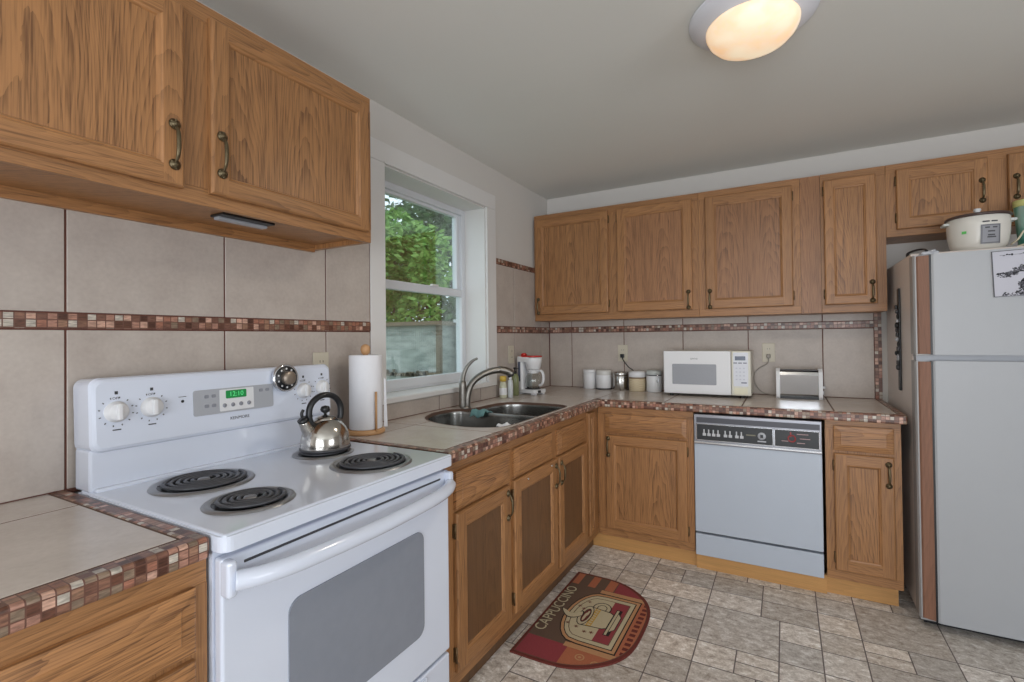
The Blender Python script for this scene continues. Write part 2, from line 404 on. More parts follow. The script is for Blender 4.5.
def sash(y0, y1, z0, z1, x, wb_, wt, ws):
    g = G()
    g.box(x-.017, y0+ws, z0, x+.017, y1-ws, z0+wb_, bev=.003); g.box(x-.017, y0+ws, z1-wt, x+.017, y1-ws, z1, bev=.003)
    g.box(x-.018, y0, z0, x+.018, y0+ws, z1, bev=.004); g.box(x-.018, y1-ws, z0, x+.018, y1, z1, bev=.004)
    s_ = struct('window_sash', g, VINYLW, win)
    g = G(); g.box(x-.003, y0+ws-.004, z0+wb_-.004, x+.003, y1-ws+.004, z1-wt+.004); struct('window_pane', g, GLS, s_)
    return s_
sash(y0+.02, y1-.02, 1.548, z1-.015, -.184, .035, .035, .045)
s_low = sash(y0+.02, y1-.02, z0+.012, 1.590, -.160, .048, .046, .030)
g = G(); g.box(-.144, -1.25, 1.586, -.128, -1.19, 1.598, bev=.003); struct('sash_lock', g, TRIMW, s_low)

# ---- unseen patio and side window frames, assumed as openings for the fill lamps
g = G()
for x in (.8, 2.17, 3.54): g.box(x, YR-.12, 0, x+.06, YR-.04, 2.3)
g.box(.8, YR-.12, 2.24, 3.6, YR-.04, 2.3); g.box(.8, YR-.12, 0, 3.6, YR-.04, .05); struct('door_1', g, TRIMW)
g = G()
for y in (-4.2, -3.33, -2.46): g.box(XR+.03, y, .9, XR+.1, y+.06, 2.1)
g.box(XR+.03, -4.2, .9, XR+.1, -2.4, .96); g.box(XR+.03, -4.2, 2.04, XR+.1, -2.4, 2.1); struct('window_2', g, TRIMW)

# ================================================================== CABINETS
def door_geo(x0, x1, z0, z1, yf, fw=.052, th=.02, horiz=False, raised=False):
    """frame-and-panel front; yf = plane it is mounted on, sticks out to yf-th. materials: 0 stiles 1 rails 2 panel"""
    g = G()
    def ring(i): return [(x0+i, z0+i), (x1-i, z0+i), (x1-i, z1-i), (x0+i, z1-i)]
    def strip(i0, d0, i1, d1, mats=(1, 0, 1, 0)):
        a = ring(i0); b = ring(i1)
        for k in range(4):
            k2 = (k+1) % 4
            g.quad((a[k][0], yf-d0, a[k][1]), (a[k2][0], yf-d0, a[k2][1]), (b[k2][0], yf-d1, b[k2][1]), (b[k][0], yf-d1, b[k][1]), mats[k])
    if raised:                       # drawer front: wide sloped border up to a flat centre
        H = (2, 2, 2, 2)
        strip(0, 0, 0, th-.008, H); strip(0, th-.008, .003, th-.0065, H); strip(.003, th-.0065, .027, th-.002, H); strip(.027, th-.002, .0285, th, H)
        a = ring(.0285); g.quad(*[(p[0], yf-th, p[1]) for p in a], m=2); return g
    strip(0, 0, 0, th-.006); strip(0, th-.006, .0035, th-.001); strip(.0035, th-.001, .007, th)
    # flat of the frame: full height stiles, rails between
    xa, xb, za, zb = x0+.007, x1-.007, z0+.007, z1-.007; w = fw-.007
    Q = lambda a, b, c, d, m: g.quad((a, yf-th, c), (b, yf-th, c), (b, yf-th, d), (a, yf-th, d), m)
    Q(xa, xa+w, za, zb, 0); Q(xb-w, xb, za, zb, 0); Q(xa+w, xb-w, za, za+w, 1); Q(xa+w, xb-w, zb-w, zb, 1)
    i = fw
    strip(i, th, i+.003, th-.0035); strip(i+.003, th-.0035, i+.008, th-.005); strip(i+.008, th-.005, i+.011, th-.010)
    if raised:
        strip(i+.011, th-.010, i+.019, th-.004, (2,)*4); j = i+.019; d = th-.004
    else: j = i+.011; d = th-.010
    a = ring(j); g.quad(*[(p[0], yf-d, p[1]) for p in a], m=2)
    return g
def pull(x, zc, yf, L=.098, ang=0):
    g = G()
    M = TR(x, yf, zc) @ RY(ang)
    for s in (-1, 1):
        g.lathe([(0, 0), (.012, 0), (.0135, .002), (.009, .005), (.0065, .007), (.004, .010), (0, .010)], seg=14, M=M @ TR(0, 0, s*L/2) @ FACE)
        for k in range(5):
            a = 2*PI*k/5; g.lathe([(0, 0), (.004, .001), (.003, .005), (0, .006)], seg=7, M=M @ TR(.008*math.cos(a), 0, s*L/2+.010*math.sin(a)) @ FACE)
    pts = [(0, -.006, -L/2+.004), (0, -.013, -L/2+.012), (0, -.019, -L/4), (0, -.021, 0), (0, -.019, L/4), (0, -.013, L/2-.012), (0, -.006, L/2-.004)]
    P = spline(pts, 5); n = len(P)
    g.tube(P, [.0034+.0022*math.sin(PI*i/(n-1))**2 for i in range(n)], 8, M=M, flat=.8)
    return g
def hinge_geo(x, z, yf, side):
    g = G(); g.box(x, yf-.004, z-.024, x+side*.005, yf, z+.024, bev=.001); g.tube([(x, yf-.010, z-.026), (x, yf-.010, z+.026)], .0045, 8); return g
def cabinet(name, label, loc, rotz, W, D, z0, z1, items, toe=None, cat='cabinet', under=False, body_x0=0, sidew=None, group=None):
    t = T(name, label, cat, loc, rotz, 'oak wall cabinets' if z0 > 1 else 'oak base cabinets')
    yf = -(D-.019); g = G()
    if under:
        g.box(0, yf, z0+.018, W, 0, z1, 0); g.box(0, yf, z0, .018, 0, z0+.02, 0); g.box(W-.018, yf, z0, W, 0, z0+.02, 0)
        g.box(.018, -.022, z0-.010, W-.018, 0, z0+.02, 1)
    elif toe:
        for a, b in ((.001, .016), (W-.016, W-.001)): g.box(a, yf, z0, b, 0, .70, 0)
        g.box(.016, yf, z0, W-.016, 0, z0+.016, 0); g.box(.016, -.014, z0, W-.016, 0, z1, 0)
    else: g.box(.001, yf, z0, W-.001, 0, z1, 0)
    t.part('carcass', g, [OV, OH])
    g = G(); rb, rt = .045, .048
    g.box(0, -D, z0, W, yf, z0+rb, 1, bev=.0012, seg=1); g.box(0, -D, z1-rt, W, yf, z1, 1, bev=.0012, seg=1); g.box(0, -D, z0+rb, W, yf, z1-rt, 0)
    t.part('face_frame', g, [OV, OH])
    if toe:
        g = G(); g.box(toe[0], -(D-.055), 0, toe[1], -.02, z0, 0); t.part('toe_kick', g, [OD if rotz else OY])
    for it in items:
        k = it['k']; x0, x1, a, b = it['r']
        if k == 'door':
            d = t.part('door', door_geo(x0, x1, a, b, -D, it.get('fw', .052)), [OV, OH, it.get('m', OP)])
            if 'pull' in it: t.part('handle', pull(it['pull'][0], it['pull'][1], -D-.02, it.get('L', .098)), [BRZ], d)
            if 'hinge' in it:
                hx = x0-.001 if it['hinge'] == 'l' else x1+.001
                for hz in (a+.06, b-.06): t.part('hinge', hinge_geo(hx, hz, -D, -1 if it['hinge'] == 'l' else 1), [HNG])
        else:
            t.part('drawer_front', door_geo(x0, x1, a, b, -D, .024, raised=True), [OV, OF, OF])
        if it.get('bolts'):
            for bx, bz in it['bolts']: gg = G(); gg.lathe([(0, 0), (.006, 0), (.005, .003), (0, .004)], seg=10, M=TR(bx, -D-.02, bz) @ FACE); t.part('screw', gg, [CHR], d)
    return t

R90 = PI/2
ZU0, ZU1, DU = 1.407, 2.176, .253
# --- back wall uppers
cabinet('wall_cabinet', 'oak wall cabinet with two doors filling the corner beside the window wall', (.012, 0, 0), 0, 1.143, DU, ZU0, ZU1,
    [dict(k='door', r=(0.016, 0.563, 1.454, 2.142), hinge='r', pull=(0.038, 1.514), m=OP), dict(k='door', r=(0.624, 1.105, 1.454, 2.142), hinge='l', pull=(1.081, 1.514), m=OM)])
cabinet('wall_cabinet', 'oak wall cabinet with one wide dark-panelled door above the microwave', (1.156, 0, 0), 0, .546, DU, ZU0, ZU1,
    [dict(k='door', r=(0.039, 0.508, 1.451, 2.138), hinge='r', pull=(0.063, 1.511), m=OM)])
g = G(); g.box(1.703, -DU+.004, ZU0, 1.801, 0, ZU1)
solo('filler_panel', g, [OM], 'plain vertical oak filler strip between the two wall cabinets above the toaster', 'panel')
cabinet('wall_cabinet', 'narrow tall oak wall cabinet with one slim door beside the fridge', (1.802, 0, 0), 0, .294, DU, ZU0, ZU1,
    [dict(k='door', r=(0.015, 0.251, 1.449, 2.138), hinge='l', pull=(0.229, 1.514), m=OP, fw=.045)])
cabinet('wall_cabinet', 'short oak wall cabinet mounted over the fridge behind the white cooker', (2.097, 0, 0), 0, .93, DU, 1.795, ZU1,
    [dict(k='door', r=(0.043, 0.402, 1.829, 2.142), hinge='l', pull=(0.379, 1.981), m=OP), dict(k='door', r=(0.474, 0.866, 1.829, 2.142), hinge='r', pull=(0.502, 1.981), m=OP)])
# --- left upper over the stove
YL = -2.121; WL = 1.19
tU = cabinet('wall_cabinet', 'large oak wall cabinet with bronze pulls hanging above the white stove', (0, YL-WL, 0), R90, WL, .301, 1.637, 2.162,
    [dict(k='door', r=(0.013, 0.564, 1.666, 2.122), pull=(0.540, 1.765), m=OP, fw=.047), dict(k='door', r=(0.628, 1.167, 1.670, 2.130), hinge='r', pull=(0.653, 1.776), m=OP, fw=.043)], under=True)
g = G(); g.box(WL-.475, -.215, 1.648, WL-.315, -.150, 1.655, 0, bev=.002); g.box(WL-.470, -.185, 1.640, WL-.320, -.158, 1.649, 1, bev=.003)
tU.part('vent_slot', g, [BLK, GPL], label='dark slot with a pale grey strip in the underside')

# --- base cabinets, left wall (local x -> world y)
DB = .609; ZB0, ZB1 = .10, .8715
cabinet('base_cabinet', 'oak base cabinet of drawers under the short counter beside the stove', (0, -3.62, 0), R90, .754, .628, ZB0, ZB1,
    [dict(k='drawer', r=(.03, .728, .706, .826)), dict(k='drawer', r=(.03, .728, .50, .692)), dict(k='drawer', r=(.03, .728, .30, .490)), dict(k='drawer', r=(.03, .728, .13, .29))], toe=(0, .754))
O1 = -2.121
cabinet('base_cabinet', 'oak base cabinet with one door and drawer, next to the stove', (0, O1, 0), R90, .455, DB, ZB0, ZB1,
    [dict(k='drawer', r=(0.066, 0.431, 0.700, 0.831)), dict(k='door', r=(0.063, 0.423, 0.151, 0.690), hinge='l', pull=(0.402, 0.614), m=OD)], toe=(0, .455))
O2 = -1.666
cabinet('sink_cabinet', 'oak sink base cabinet with two doors under the steel sink', (0, O2, 0), R90, .864, DB, ZB0, ZB1,
    [dict(k='drawer', r=(.014, .384, .706, .827)), dict(k='drawer', r=(.447, .821, .706, .827)),
     dict(k='door', r=(.006, .426, .151, .696), hinge='l', pull=(.408, .615), m=OD, bolts=[(.12, .676), (.36, .676)]), dict(k='door', r=(.451, .831, .151, .696), hinge='r', pull=(.472, .615), m=OD)], toe=(0, .864))
cabinet('corner_cabinet', 'narrow full-height oak corner cabinet door beside the sink cabinet', (0, -.802, 0), R90, .192, DB, ZB0, ZB1,
    [dict(k='door', r=(.008, .096, .151, .851), fw=.026, m=OD)], toe=(0, .245))
# --- base cabinets, back wall
cabinet('base_cabinet', 'oak base cabinet with drawer over one door, in the corner by the dishwasher', (.610, 0, 0), 0, .556, DB, ZB0, ZB1,
    [dict(k='drawer', r=(0.051, 0.522, 0.716, 0.829)), dict(k='door', r=(0.053, 0.522, 0.148, 0.704), hinge='r', pull=(0.071, 0.635), m=OP)], toe=(-.057, .556))
cabinet('base_cabinet', 'narrow oak base cabinet with small drawer, between dishwasher and fridge', (1.783, 0, 0), 0, .300, DB, ZB0, ZB1,
    [dict(k='drawer', r=(0.035, 0.271, 0.726, 0.845)), dict(k='door', r=(0.035, 0.271, 0.148, 0.712), hinge='l', pull=(0.249, 0.630), m=OP)], toe=(0, .288))

# ================================================================== COUNTERTOPS
D = .644; ZT = .914; TH = .042
def sink_outline(off=0):
    pts = [(.085, -1.55), (.052, -1.47), (.048, -1.40), (.062, -1.325), (.105, -1.285), (.140, -1.245), (.150, -1.17), (.152, -1.08), (.170, -1.00), (.215, -.950), (.30, -.925), (.44, -.925), (.53, -.945), (.566, -1.0),
           (.572, -1.10), (.572, -1.35), (.572, -1.56), (.555, -1.645), (.50, -1.690), (.42, -1.710), (.30, -1.700), (.20, -1.665), (.13, -1.615)]
    sp = spline([(*p, 0) for p in pts+[pts[0]]], 3)[:-1]; P = [(p.x, p.y) for p in sp]
    if off:
        n = len(P); out = []
        for i in range(n):
            a = Vector(P[i-1]); b = Vector(P[(i+1) % n]); d = (b-a).normalized(); out.append((P[i][0]-d.y*off*(1), P[i][1]+d.x*off*(1)))
        # orientation check: offset must grow the outline
        area_ = lambda q: sum(q[i-1][0]*q[i][1]-q[i][0]*q[i-1][1] for i in range(len(q)))/2
        if (abs(area_(out)) > abs(area_(P))) != (off > 0):
            out = [(2*P[i][0]-out[i][0], 2*P[i][1]-out[i][1]) for i in range(n)]
        P = out
    return P
def slab_with_hole(outer, hole, z0, z1, split):
    """flat slab: quads between hole ring and a matching ring on the outer rectangle"""
    g = G(); x0, y0, x1, y1 = outer; cx, cy = split; n = len(hole); ring = []
    for (hx, hy) in hole:
        dx, dy = hx-cx, hy-cy; s = min([abs((e-c)/d) for e, c, d in (((x1 if dx > 0 else x0), cx, dx), ((y1 if dy > 0 else y0), cy, dy)) if abs(d) > 1e-9])
        ring.append((cx+dx*s, cy+dy*s))
    for c in ((x0, y0), (x1, y0), (x1, y1), (x0, y1)):
        k = min(range(n), key=lambda i: (ring[i][0]-c[0])**2+(ring[i][1]-c[1])**2); ring[k] = c
    for z, fl in ((z1, 0), (z0, 1)):
        vs = [(*p, z) for p in hole]+[(*p, z) for p in ring]
        fs = [[i, (i+1) % n, n+(i+1) % n, n+i] for i in range(n)]
        g.add(vs, [f[::-1] if fl else f for f in fs])
    g.add([(*p, z1) for p in hole]+[(*p, z0) for p in hole], [[i, (i+1) % n, n+(i+1) % n, n+i] for i in range(n)])
    return g
def cut(g, cutter, mats, name):
    """mesh of g minus a prism cutter"""
    def fixed(me):
        b_ = bmesh.new(); b_.from_mesh(me); bmesh.ops.remove_doubles(b_, verts=b_.verts[:], dist=1e-6); bmesh.ops.recalc_face_normals(b_, faces=b_.faces[:]); b_.to_mesh(me); b_.free(); return me
    a = bpy.data.objects.new('a', fixed(g.mesh(name, mats))); b = bpy.data.objects.new('b', fixed(cutter.mesh('c', mats))); C.objects.link(a); C.objects.link(b)
    md = a.modifiers.new('b', 'BOOLEAN'); md.operation = 'DIFFERENCE'; md.object = b; md.solver = 'EXACT'
    dg = bpy.context.evaluated_depsgraph_get(); me = bpy.data.meshes.new_from_object(a.evaluated_get(dg)); me.name = name
    bpy.data.objects.remove(a); bpy.data.objects.remove(b); return me
def link_mesh(name, me, parent):
    o = bpy.data.objects.new(name, me); C.objects.link(o); o.parent = parent; return o
LX = 2.103; YS = -2.121; ST = .004
def loc_poly(P, lx=0, ly=0): return [(x-lx, y-ly) for x, y in P]
ct = T('countertop', 'long L-shaped tiled countertop with mosaic edge, holding sink and microwave', 'countertop', (0, 0, ZT-TH))
g = G(); g.prism([(0, YS), (D-.004, YS), (D-.004, -D+.004), (LX-.004, -D+.004), (LX-.004, 0), (0, 0)], .002, TH-.0014)
cg = G(); cg.prism(sink_outline(0), -.1, .1)
link_mesh('counter_deck', cut(g, cg, [CGROUT], 'counter_deck'), ct.o)
g = G(); xi = D-.042; e = .0034
def ctile(x0, y0, x1, y1): g.box(x0+e, y0+e, TH-.010, x1-e, y1-e, TH-.0005, bev=.0012, seg=1)
yl = [YS+.028, -1.768, -1.363, -.958, -xi]
for a, b in zip(yl, yl[1:]): ctile(.002, a, .190, b); ctile(.190, a, xi, b)
ctile(.002, -xi, .190, -.004); ctile(.190, -xi, .604, -.004)
xl = [.604, 1.009, 1.411, 1.824, LX-.030]
for a, b in zip(xl, xl[1:]): ctile(a, -xi, b, -.195); ctile(a, -.195, b, -.004)
cg = G(); cg.prism(sink_outline(.011), -.1, .1)
link_mesh('counter_tile', cut(g, cg, [CTILE], 'counter_tile'), ct.o)
g = G(); MO = mosaic('mosaic_edge', .0167)
g.box(xi, YS, 0, D, -D+.0, TH, bev=.007, seg=3); g.box(D-.012, -D, 0, LX, -xi, TH, bev=.007, seg=3); g.box(.0, YS, 0, xi+.01, YS+.027, TH-.0002, bev=.004)
g.box(LX-.030, -xi-.01, 0, LX, -.0, TH-.0002, bev=.004)
ct.part('mosaic_edge', g, [MO])
NY = -2.867; NS = -3.62
cn = T('countertop', 'short tiled countertop with mosaic edge, beside the stove near the camera', 'countertop', (0, 0, ZT-TH))
g = G(); g.box(0, NS, .002, D-.004, NY-.004, TH-.0014); cn.part('counter_deck', g, [CGROUT])
g = G(); ctile(.002, NS, .178, NY-.033); ctile(.178, -3.31, xi, NY-.033); ctile(.178, NS, xi, -3.31); cn.part('counter_tile', g, [CTILE])
g = G(); g.box(xi, NS, 0, D, NY, TH, bev=.007, seg=3); g.box(0, NY-.033, 0, xi+.01, NY, TH-.0002, bev=.004); cn.part('mosaic_edge', g, [MO])

# ================================================================== SINK AND FAUCET
SINKM = plain('sink_steel', (150, 149, 146), .27, 1, noise=.05, nscale=14)
sk = T('sink', 'double-bowl stainless steel sink let into the tiled counter under the window', 'sink', (.33, -1.31, .73))
def clip(P, yc, below):
    out = []; n = len(P)
    for i in range(n):
        a, b = P[i], P[(i+1) % n]; ia = (a[1] < yc) == below; ib = (b[1] < yc) == below
        if ia: out.append(a)
        if ia != ib: t = (yc-a[1])/(b[1]-a[1]); out.append((a[0]+(b[0]-a[0])*t, yc))
    return out
def bowl(P, zt, zb):
    P = loc_poly(P, .33, -1.31); n = len(P); cx = sum(p[0] for p in P)/n; cy = sum(p[1] for p in P)/n
    vs = []; fs = []; rings = [(1.0, zt), (.997, zt-.003), (.993, zt-.008), (.991, zt-.014), (.975, zb+.045), (.965, zb+.028), (.93, zb+.010), (.86, zb+.002), (.4, zb), (.16, zb-.002)]
    for s, z in rings: vs += [(cx+(p[0]-cx)*s, cy+(p[1]-cy)*s, z-.73) for p in P]
    for k in range(len(rings)-1): fs += [[k*n+i, (k+1)*n+i, (k+1)*n+(i+1) % n, k*n+(i+1) % n] for i in range(n)]
    fs.append([(len(rings)-1)*n+i for i in range(n)][::-1])
    g = G(); g.add(vs, fs, 0, True); return g, cx, cy
SO = sink_outline(-.0015)
for nm, P, zb, lb in (('basin', clip(SO, -1.293, True), .735, 'larger steel bowl toward the stove'), ('basin', clip(SO, -1.271, False), .755, 'smaller steel bowl beside the faucet')):
    g, cx, cy = bowl(P, .900, zb); b = sk.part(nm, g, [SINKM], label=lb)
    g = G(); g.lathe([(0, .004), (.028, .004), (.040, .006), (.044, .001)], (cx, cy, zb-.73), 24); g.lathe([(0, .006), (.012, .008), (.016, .004)], (cx, cy, zb-.73), 12); sk.part('drain', g, [CHR], b)
g = G(); g.box(.135-.33, -1.294+1.31, .882-.73, .572-.33, -1.270+1.31, .9005-.73, bev=.008, seg=3); sk.part('divider', g, [STEEL])

fc = T('faucet', 'brushed nickel faucet with arched spout and upright lever behind the sink', 'faucet', (.100, -1.262, ZT))
g = G(); g.lathe([(.030, 0), (.030, .006), (.024, .010), (.021, .014)], (0, 0, 0), 24)
g.lathe([(.0215, .01), (.0210, .06), (.0195, .11), (.0195, .135), (.015, .146), (0, .148)], (-.012, -.008, 0), 24); fc.part('body', g, [NICK])
P = spline([(.010, .002, .008), (.012, .006, .07), (.024, .026, .130), (.052, .070, .170), (.090, .120, .192), (.130, .165, .196), (.152, .190, .186)], 7)
n = len(P); g = G(); g.tube(P, [.0165+.0030*(i/(n-1)) for i in range(n)], 14); s_ = fc.part('spout', g, [NICK])
g = G(); P = spline([(.118, .150, .200), (.148, .186, .190), (.168, .208, .172)], 5); g.tube(P, [.0195+.003*i/10 for i in range(len(P))], 14); g.tube([(.160, .200, .178), (.166, .207, .160)], .019, 14, m=1)
fc.part('spray_head', g, [NICK, DGR], s_)
g = G(); P = spline([(-.012, -.008, .140), (-.010, .000, .180), (.004, .014, .222), (.026, .034, .252), (.040, .048, .262)], 6); n = len(P)
g.tube(P, [.0145-.0085*(i/(n-1)) for i in range(n)], 10); g.lathe([(0, -.008), (.006, -.005), (.0075, 0), (.006, .005), (0, .008)], (.041, .049, .262), 10); fc.part('lever', g, [NICK])

# teal cloth over the divider, white cloth on the near bowl's rim
g = G(); nx, ny = 14, 10; vs = []
random.seed(3)
for i in range(nx+1):
    for j in range(ny+1):
        u_, v_ = i/nx-.5, j/ny-.5
        z = .006+.005*math.sin(u_*9+v_*5)+.003*math.sin(v_*17)-max(0, abs(v_)-.30)*.12
        vs.append((u_*.085+v_*.015, v_*.070*(1+.2*math.sin(u_*6)), z))
g.add(vs, [[i*(ny+1)+j, (i+1)*(ny+1)+j, (i+1)*(ny+1)+j+1, i*(ny+1)+j+1] for i in range(nx) for j in range(ny)], 0, True)
o = solo('dishcloth', g, [TEAL], 'crumpled teal dishcloth lying over the divider of the sink', 'dishcloth', (.215, -1.282, .9020)); md = o.modifiers.new('s', 'SOLIDIFY'); md.thickness = .004; md.offset = 1
g = G(); vs = []
for i in range(13):
    for j in range(9):
        u_, v_ = i/12-.5, j/8-.5; vs.append((u_*.045, v_*.08, .010+.004*math.sin(u_*9+1+v_*4)+.004*math.sin(v_*9+u_*4)-.012*abs(v_)))
g.add(vs, [[i*9+j, (i+1)*9+j, (i+1)*9+j+1, i*9+j+1] for i in range(12) for j in range(8)], 0, True)
o = solo('dish_rag', g, [PAPER], 'small crumpled white rag at the front rim of the sink', 'rag', (.540, -1.585, .903)); md = o.modifiers.new('s', 'SOLIDIFY'); md.thickness = .004

# ================================================================== STOVE (local x -> world y, local -y -> world +x)
SY = -2.864; W = .720
st = T('stove', 'white freestanding electric coil stove with green clock display', 'stove', (0, SY, 0), R90)
def sx(wy): return wy-SY
g = G(); g.box(.004, -.635, .06, W-.004, -.02, .885); g.box(.03, -.60, 0, W-.03, -.06, .06, 1); st.part('body', g, [ENAM, DGR])
g = G(); g.prism([(0, -.062)]+[(p[0], p[1]) for p in rrect(0, -.680, W, -.10, .020)[15:18]]+[(.020-.020*math.cos(a*PI/10), -.660-.020*math.sin(a*PI/10)) for a in range(6)]+[(W-.020+.020*math.sin(a*PI/10), -.660-.020*math.cos(a*PI/10)) for a in range(6)]+[(W, -.062)], .884, .914)
g.box(.004, -.674, .906, W-.004, -.062, .918, bev=.006, seg=3)
ct_o = st.part('cooktop', g, [ENAM])
g = G(); g.box(.004, -.112, .916, W-.004, -.030, 1.02, bev=.006); g.box(.012, -.130, .914, W-.012, -.104, .926, bev=.005); st.part('riser', g, [ENAM])
# console: rounded box, leaning back a little
MC = TR(0, -.030, 1.008) @ RX(-.05)
g = G(); 
pr = rrect(.004, 0, W-.004, .186, .022, 5)
n = len(pr); cxm, czm = W/2, .093; vs = []; rings = [(0, .0), (0, -.082), (.004, -.090), (.011, -.094)]
for ins, yy in rings:
    for (x, z) in pr:
        vs.append((x+(cxm-x)*ins/(W/2), yy, z+(czm-z)*ins/.093))
fs = []
for k in range(3): fs += [[k*n+i, k*n+(i+1) % n, (k+1)*n+(i+1) % n, (k+1)*n+i] for i in range(n)]
fs.append([3*n+i for i in range(n)]); fs.append(list(range(n))[::-1])
g.add(vs, fs, 0, False, MC)
con = st.part('backguard', g, [ENAM])
def CO(x, z, d=.094): return MC @ TR(x, -d, z)      # a frame on the console's face
def knob(wy, wz):
    x = sx(wy); z = wz-1.008; g = G(); K = CO(x, z) @ FACE
    g.lathe([(.0265, 0), (.0265, .003), (.0225, .005), (.022, .014), (.0195, .017), (0, .0175)], seg=28, m=0, M=K)
    g.box(-.0060, -.021, .012, .0060, .021, .025, 0, bev=.003, M=K)
    k = st.part('knob', g, [WPL], con)
    g = G()
    for i in range(12):
        a = 2*PI*i/12+.2; g.box(-.0012, -.002, 0, .0012, .002, .0006, M=K @ TR(.036*math.sin(a), .036*math.cos(a), 0) @ RZ(-a))
    g.text('OFF', .009, K @ TR(0, .034, 0)); g.box(-.009, -.047, 0, .009, -.044, .0006, M=K); g.box(-.003, .044, 0, .004, .052, .0006, M=K)
    st.part('knob_scale', g, [DGR], con)
knob(-2.808, 1.106); knob(-2.730, 1.108); knob(-2.267, 1.106); knob(-2.190, 1.109)
g = G(); K = CO(sx(-2.655), .106) @ FACE; g.lathe([(0, 0), (.004, 0), (.004, .0012), (0, .0012)], seg=10, M=K); g.box(-.010, .012, 0, .010, .0135, .0006, M=K); st.part('indicator_light', g, [BLK], con)
g = G(); x0, x1 = sx(-2.628), sx(-2.383); g.prism(rrect(x0, .058, x1, .132, .007), 0, .0022, 0, M=MC @ TR(0, -.094, 0) @ FACE)
dp = st.part('control_panel', g, [GPL], con)
g = G(); MP = MC @ TR(0, -.0962, 0) @ FACE; g.prism(rrect(sx(-2.555), .063, sx(-2.450), .128, .003), 0, .0012, 0, M=MP); st.part('clock_plate', g, [WPL], dp)
g = G(); MP2 = MC @ TR(0, -.0974, 0) @ FACE; g.prism(rrect(sx(-2.537), .100, sx(-2.474), .124, .003), 0, .0012, 0, M=MP2); scr = st.part('clock_display', g, [emis('display_green', (20, 124, 60), .35)], dp, label='green clock display')
g = G(); g.text('12:10', .020, MC @ TR(sx(-2.5055), -.0990, .112) @ FACE, ext=.0002); st.part('clock_digits', g, [emis('digit_green', (90, 210, 130), .6)], dp)
BG_ = plain('button_grey', (138, 140, 148), .4)
for wy, z in ((-2.592, .112), (-2.572, .112), (-2.592, .084), (-2.572, .084), (-2.425, .115), (-2.403, .115)): g = G(); g.prism(rrect(sx(wy)-.006, z-.005, sx(wy)+.006, z+.005, .003), 0, .0016, M=MP); st.part('button', g, [BG_], dp)
for wy in (-2.541, -2.516, -2.491, -2.466): g = G(); g.lathe([(0, 0), (.0065, 0), (.0055, .0018), (0, .0018)], seg=14, M=MC @ TR(sx(wy), -.0974, .080) @ FACE); st.part('button', g, [BG_], dp)
g = G(); g.text('KENMORE', .013, CO(sx(-2.494), .038) @ FACE); st.part('brand_lettering', g, [DGR], con)
# burners
def burner(wx, wy, r, label=None):
    cx, cy = sx(wy), -wx; g = G()
    g.lathe([(r+.003, .0005), (r, .0045), (r-.004, .006), (r-.013, .0045), (r-.016, .0022)], (cx, cy, .918), 48, 0); g.lathe([(r-.016, .0022), (r*.5, .0015), (.02, .0012), (0, .0012)], (cx, cy, .918), 48, 1)
    d = st.part('drip_pan', g, [PAN, BLK], ct_o)
    g = G(); R = r-.020; turns = 5 if r > .1 else 4; pts = []; N = turns*28
    for i in range(N+1):
        t = i/N; rr = .018+(R-.018)*t; a = 2*PI*turns*t; pts.append((cx+rr*math.cos(a), cy+rr*math.sin(a), .9265))
    g.tube(pts, .0052 if r > .1 else .005, 8, flat=.75)
    for k in range(3):
        a = 2*PI*k/3+.4; g.tube([(cx+.012*math.cos(a), cy+.012*math.sin(a), .9195), (cx+(R+.004)*math.cos(a), cy+(R+.004)*math.sin(a), .9195)], .0022, 6)
    g.lathe([(0, .004), (.013, .004), (.015, 0)], (cx, cy, .925), 16, 1)
    st.part('heating_coil', g, [COIL, PAN], d)
burner(.270, -2.680, .115); burner(.525, -2.715, .093); burner(.524, -2.342, .115); burner(.283, -2.318, .091)
# oven door
g = G(); g.box(.006, -.662, .300, W-.006, -.637, .868, bev=.006, seg=3)
WX0, WX1, WZ0, WZ1 = sx(-2.718), sx(-2.276), .415, .722
od = st.part('oven_door', g, [ENAM])
g = G(); g.prism(rrect(WX0, WZ0, WX1, WZ1, .03, 6), .662, .6655, 0, M=RX(PI/2) @ Matrix.Identity(4)); st.part('oven_window', g, [OVG], od)
g = G(); 
for s in (0, 1):
    x = .006 if s == 0 else W-.026; g.box(x, -.684, .795, x+.020, -.655, .866, bev=.007, seg=3)
P = spline([(.022, -.680, .826), (.07, -.702, .824), (.16, -.716, .822), (W/2, -.722, .820), (W-.16, -.716, .822), (W-.07, -.702, .824), (W-.022, -.680, .826)], 8)
g.tube(P, .019, 14, flat=1.0); st.part('oven_handle', g, [ENAM], od)
g = G(); g.box(.05, -.6640, .846, W-.05, -.661, .851); st.part('door_seam', g, [DGR], od)
g = G(); g.box(.006, -.660, .085, W-.006, -.637, .288, bev=.006, seg=3); g.box(.12, -.668, .262, W-.12, -.656, .280, bev=.005); st.part('storage_drawer', g, [ENAM])

